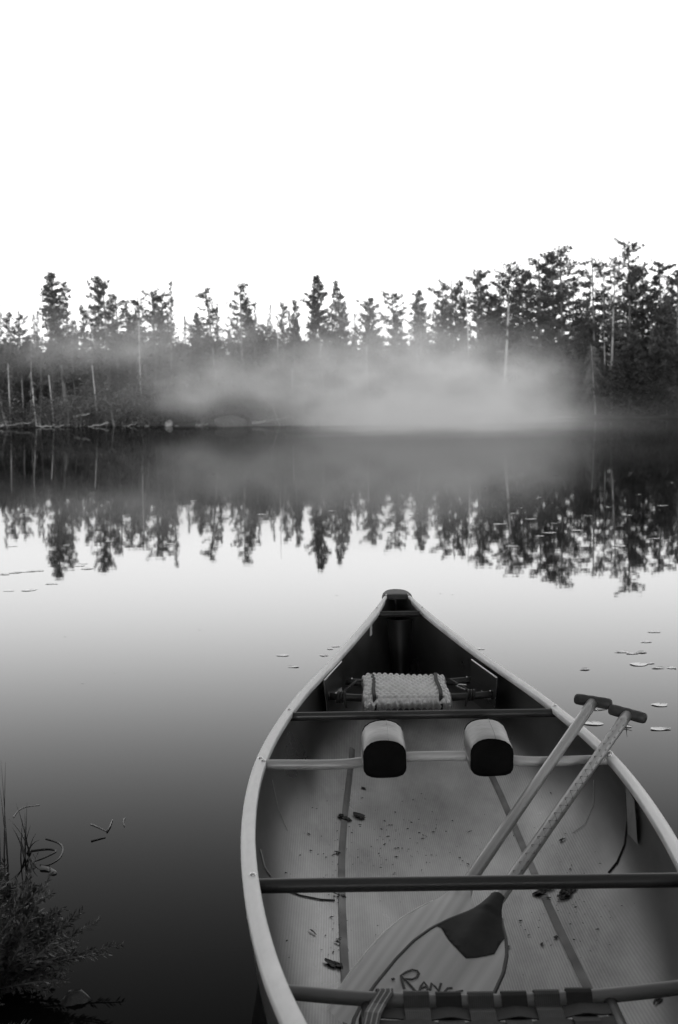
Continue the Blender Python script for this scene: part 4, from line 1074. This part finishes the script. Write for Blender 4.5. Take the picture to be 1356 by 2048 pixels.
for x, y, wd, lab in [(565, 1310, 27, 'lily pad with a dark curled rim, left of the canoe bow'), (587, 1333, 23, 'lily pad ring nearest the viewer left of the bow'), (648, 1310, 21, 'lily pad nearly touching the left rail of the bow'),
                      (660, 1297, 18, 'middle lily pad of the three beside the left rail'), (671, 1292, 18, 'farthest lily pad of the three beside the left rail'), (960, 1297, 20, 'single lily pad half hidden behind the right rail'),
                      (1308, 1263, 26, 'farthest lily pad of the right hand drift'), (1293, 1283, 26, 'second farthest lily pad of the right hand drift'), (1244, 1303, 28, 'left lily pad of the row of four at right'),
                      (1264, 1306, 24, 'second lily pad of the row of four at right'), (1283, 1304, 22, 'third lily pad of the row of four at right'), (1278, 1328, 40, 'broadest lily pad of the right hand drift'), (1299, 1326, 20, 'small lily pad against the broadest one'),
                      (1316, 1335, 24, 'lily pad right of the broadest one'), (1343, 1335, 24, 'lily pad cut off near the right edge'), (1170, 1338, 22, 'lone lily pad between the bow and the right hand drift'),
                      (1320, 1409, 34, 'ragged lily pad right of the paddle grips'), (1187, 1446, 40, 'wide lily pad between the two paddle shafts'), (1252, 1452, 24, 'lily pad with a crossed twig beside the paddle'), (1320, 1457, 40, 'lily pad closest to the right edge below the grips')]:
    lily(x, y, wd, lab, 'lily pads round the canoe', pale=wd > 30)
for (x, y, wd) in [(22, 1145, 40), (45, 1143, 34), (64, 1142, 26), (80, 1141, 20), (10, 1148, 24), (160, 1131, 26), (174, 1137, 28), (168, 1127, 16), (103, 1167, 28), (18, 1181, 22), (58, 1180, 34), (66, 1178, 20), (24, 1092, 22), (12, 1149, 14)]:
    lily(x, y, wd, 'one of the lily pads floating in the cluster at the left edge', 'lily pads at the left edge', True)
for i in range(48):
    x = rl.uniform(0, 1356) if i % 3 else rl.uniform(900, 1356); y = 945 + 150 * rl.random() ** 1.2
    lily(x, y, rl.uniform(6, 24) * (.6 + (y - 940) / 200), 'one of the tiny pads scattered far out under the reflected trees', 'far scattered lily pads', pale=rl.random() < .12)
for i in range(26):
    x = rl.uniform(30, 1330); y = rl.uniform(1180, 1480)
    if 480 < x < 1250 and y > 1200: continue
    lily(x, y, rl.uniform(3, 6), 'one of the leaf specks floating alone on the open water', 'floating specks')

# ------------------------------------------------------------------ reeds, twigs and the shrub at the lower left
M['reed'] = mat('reed', 0.05, 0.5, 0.4, 10); M['reedpale'] = mat('pale_reed', 0.28, 0.6, 0.3, 20); M['shrubleaf'] = mat('shrub_needles', 0.035, 0.45, 0.6, 9, spec=.4); M['stem'] = mat('shrub_stem', 0.06, 0.7)
def blade(mb_root, base, tip, r, bend, m='reed', name='blade'):
    base, tip = Vector(base), Vector(tip); mid = (base + tip) / 2 + Vector(bend); mb = MB(); n = 8; pts = []
    for i in range(n + 1):
        t = i / n; pts.append(base * (1 - t) ** 2 + mid * 2 * t * (1 - t) + tip * t * t)
    mb.tube(pts, [r * (1 - .85 * t / n) for t in range(n + 1)], 5, flat=.45); return mb.build(name, M[m], mb_root, True)
def reed_clump(px, py, tips, label, Y=None):
    b0 = atz(px, py, 0.0); root = empty('reed_clump', b0); rr = random.Random(int(px))
    for (x, y) in tips:
        Yb = b0.y + rr.uniform(-.03, .03); t = atY(x, y, Yb + rr.uniform(-.05, .05)) - b0
        blade(root, (rr.uniform(-.02, .02), Yb - b0.y, -.01), t, .0042, (t.x * -.12, 0, .02))
    return tag(root, label, 'reeds')
reed_clump(13, 1727, [(2, 1521), (11, 1524), (0, 1575), (-6, 1540)], 'tall thin reeds standing at the left edge')
reed_clump(54, 1712, [(32, 1607), (54, 1605), (50, 1625), (17, 1638), (24, 1655), (73, 1666), (62, 1650), (80, 1680), (38, 1672), (45, 1640)], 'tuft of spiky reeds at the water edge beside the bent stems')
def floating(pxs, r, m, name, label, cat, z=.0008, branch=None):
    P_ = [atz(x, y, z) for x, y in pxs]; root = empty(name, P_[0]); mb = MB(); pts = []
    for i in range(len(P_) - 1):
        a, b, c, d = P_[max(0, i - 1)], P_[i], P_[i + 1], P_[min(len(P_) - 1, i + 2)]
        for k in range(5):
            t = k / 5; pts.append(.5 * ((2 * b) + (c - a) * t + (2 * a - 5 * b + 4 * c - d) * t * t + (3 * b - a - 3 * c + d) * t ** 3) - P_[0])
    pts.append(P_[-1] - P_[0]); n = len(pts)
    mb.tube(pts, [r * (1 - .6 * i / n) for i in range(n)], 6); mb.build('stem', M[m], root, True)
    if branch:
        for br in branch:
            q = [atz(x, y, z + .002) - P_[0] for x, y in br]; b2 = MB(); b2.tube(q, [r * .8] * (len(q) - 1) + [r * .3], 5); b2.build('branch', M[m], root, True)
    return tag(root, label, cat)
floating([(92, 1677), (118, 1686), (126, 1699), (118, 1717), (96, 1730), (80, 1729)], .0028, 'reed', 'bent_reed', 'dark reed stem bent in a wide hook on the water', 'reed')
floating([(60, 1702), (94, 1698), (112, 1702), (91, 1714), (70, 1722)], .003, 'reed', 'bent_reed', 'dark reed stem bent in a flat loop inside the wide hook', 'reed')
floating([(83, 1737), (97, 1739), (110, 1746), (100, 1748)], .009, 'reedpale', 'reed_leaf', 'pale leaf lying on the water right of the reed tuft', 'reed')
floating([(27, 1634), (38, 1620), (54, 1613), (79, 1610)], .0022, 'reedpale', 'bent_reed', 'thin pale arched stalk behind the reed tuft', 'reed')
floating([(182, 1648), (198, 1655), (214, 1663)], .003, 'reedpale', 'floating_twig', 'pale floating twig with a knobbly side shoot', 'twig', branch=[[(214, 1662), (220, 1652), (225, 1639)]])
floating([(183, 1682), (198, 1678), (211, 1675)], .003, 'reed', 'floating_twig', 'dark floating twig just below the pale one', 'twig')
floating([(249, 1637), (247, 1645), (249, 1653)], .003, 'reed', 'floating_twig', 'tiny dark floating bit right of the pale twig', 'twig')
floating([(1240, 1451), (1252, 1449), (1264, 1452)], .002, 'reed', 'floating_twig', 'crossed twig lying on a lily pad by the right paddle', 'twig', z=.009, branch=[[(1252, 1442), (1254, 1462)]])
floating([(1188, 1420), (1200, 1420), (1214, 1418)], .003, 'padpale', 'floating_leaf', 'pale torn leaf floating between the paddle grips and the rail', 'leaf')

def shrub_near(cx_, cy_, cz_, R, n, seed, label, hmax=.24):
    rr = random.Random(seed); root = empty('shoreline_shrub', (cx_, cy_, cz_))
    st_ = MB(); lf = MB()
    for i in range(n):
        a = rr.uniform(0, 2 * PI); el = rr.uniform(.22, 1.3); L = R * rr.uniform(.55, 1.0)
        d = Vector((math.cos(a) * math.cos(el), math.sin(a) * math.cos(el), math.sin(el) * hmax / R)); o = Vector((rr.uniform(-.06, .06), rr.uniform(-.06, .06), 0))
        pts = [o + d * L * t + Vector((0, 0, -.10 * L * t * t * (1.3 - el))) for t in (0, .25, .5, .75, 1)]
        st_.tube(pts, [.003, .0026, .002, .0016, .001], 4)
        for k in range(64):
            t = .22 + .78 * k / 63; i0 = min(3, int(t * 4)); p = pts[i0].lerp(pts[i0 + 1], t * 4 - i0); dd = (pts[i0 + 1] - pts[i0]).normalized()
            sd_ = dd.cross(rv(rr)).normalized(); v = (dd * .75 + sd_ * .8).normalized(); l_ = .024 * (1.15 - .5 * t) * rr.uniform(.7, 1.2); b_ = v.cross(rv(rr)).normalized() * l_ * .11
            lf.add([p, p + v * l_ * .5 + b_, p + v * l_, p + v * l_ * .5 - b_], [(0, 1, 2, 3)])
    st_.build('stems', M['stem'], root)['kind'] = 'stuff'; lf.build('foliage', M['shrubleaf'], root)
    return tag(root, label, 'shrub')
shrub_near(-.74, 3.02, .02, .27, 150, 1, 'feathery dark shrub overhanging the water at the lower left corner', .27)
shrub_near(-.82, 3.32, .02, .20, 90, 2, 'shrub just behind the corner shrub, below the reeds', .16)
shrub_near(-.80, 2.66, .04, .22, 90, 3, 'dark shrub in the very corner, closest to the viewer', .18)
M['wetstone'] = mat('wet_stone', .016, .5, .5, 30, bump=.4, bscale=60); c = atz(150, 2000, .02); rock((c.x - .01, c.y + .05, -.016), (.032, .045, .030), 'dark wet stone at the water edge under the corner shrub', 8, 'stone', 'wetstone')
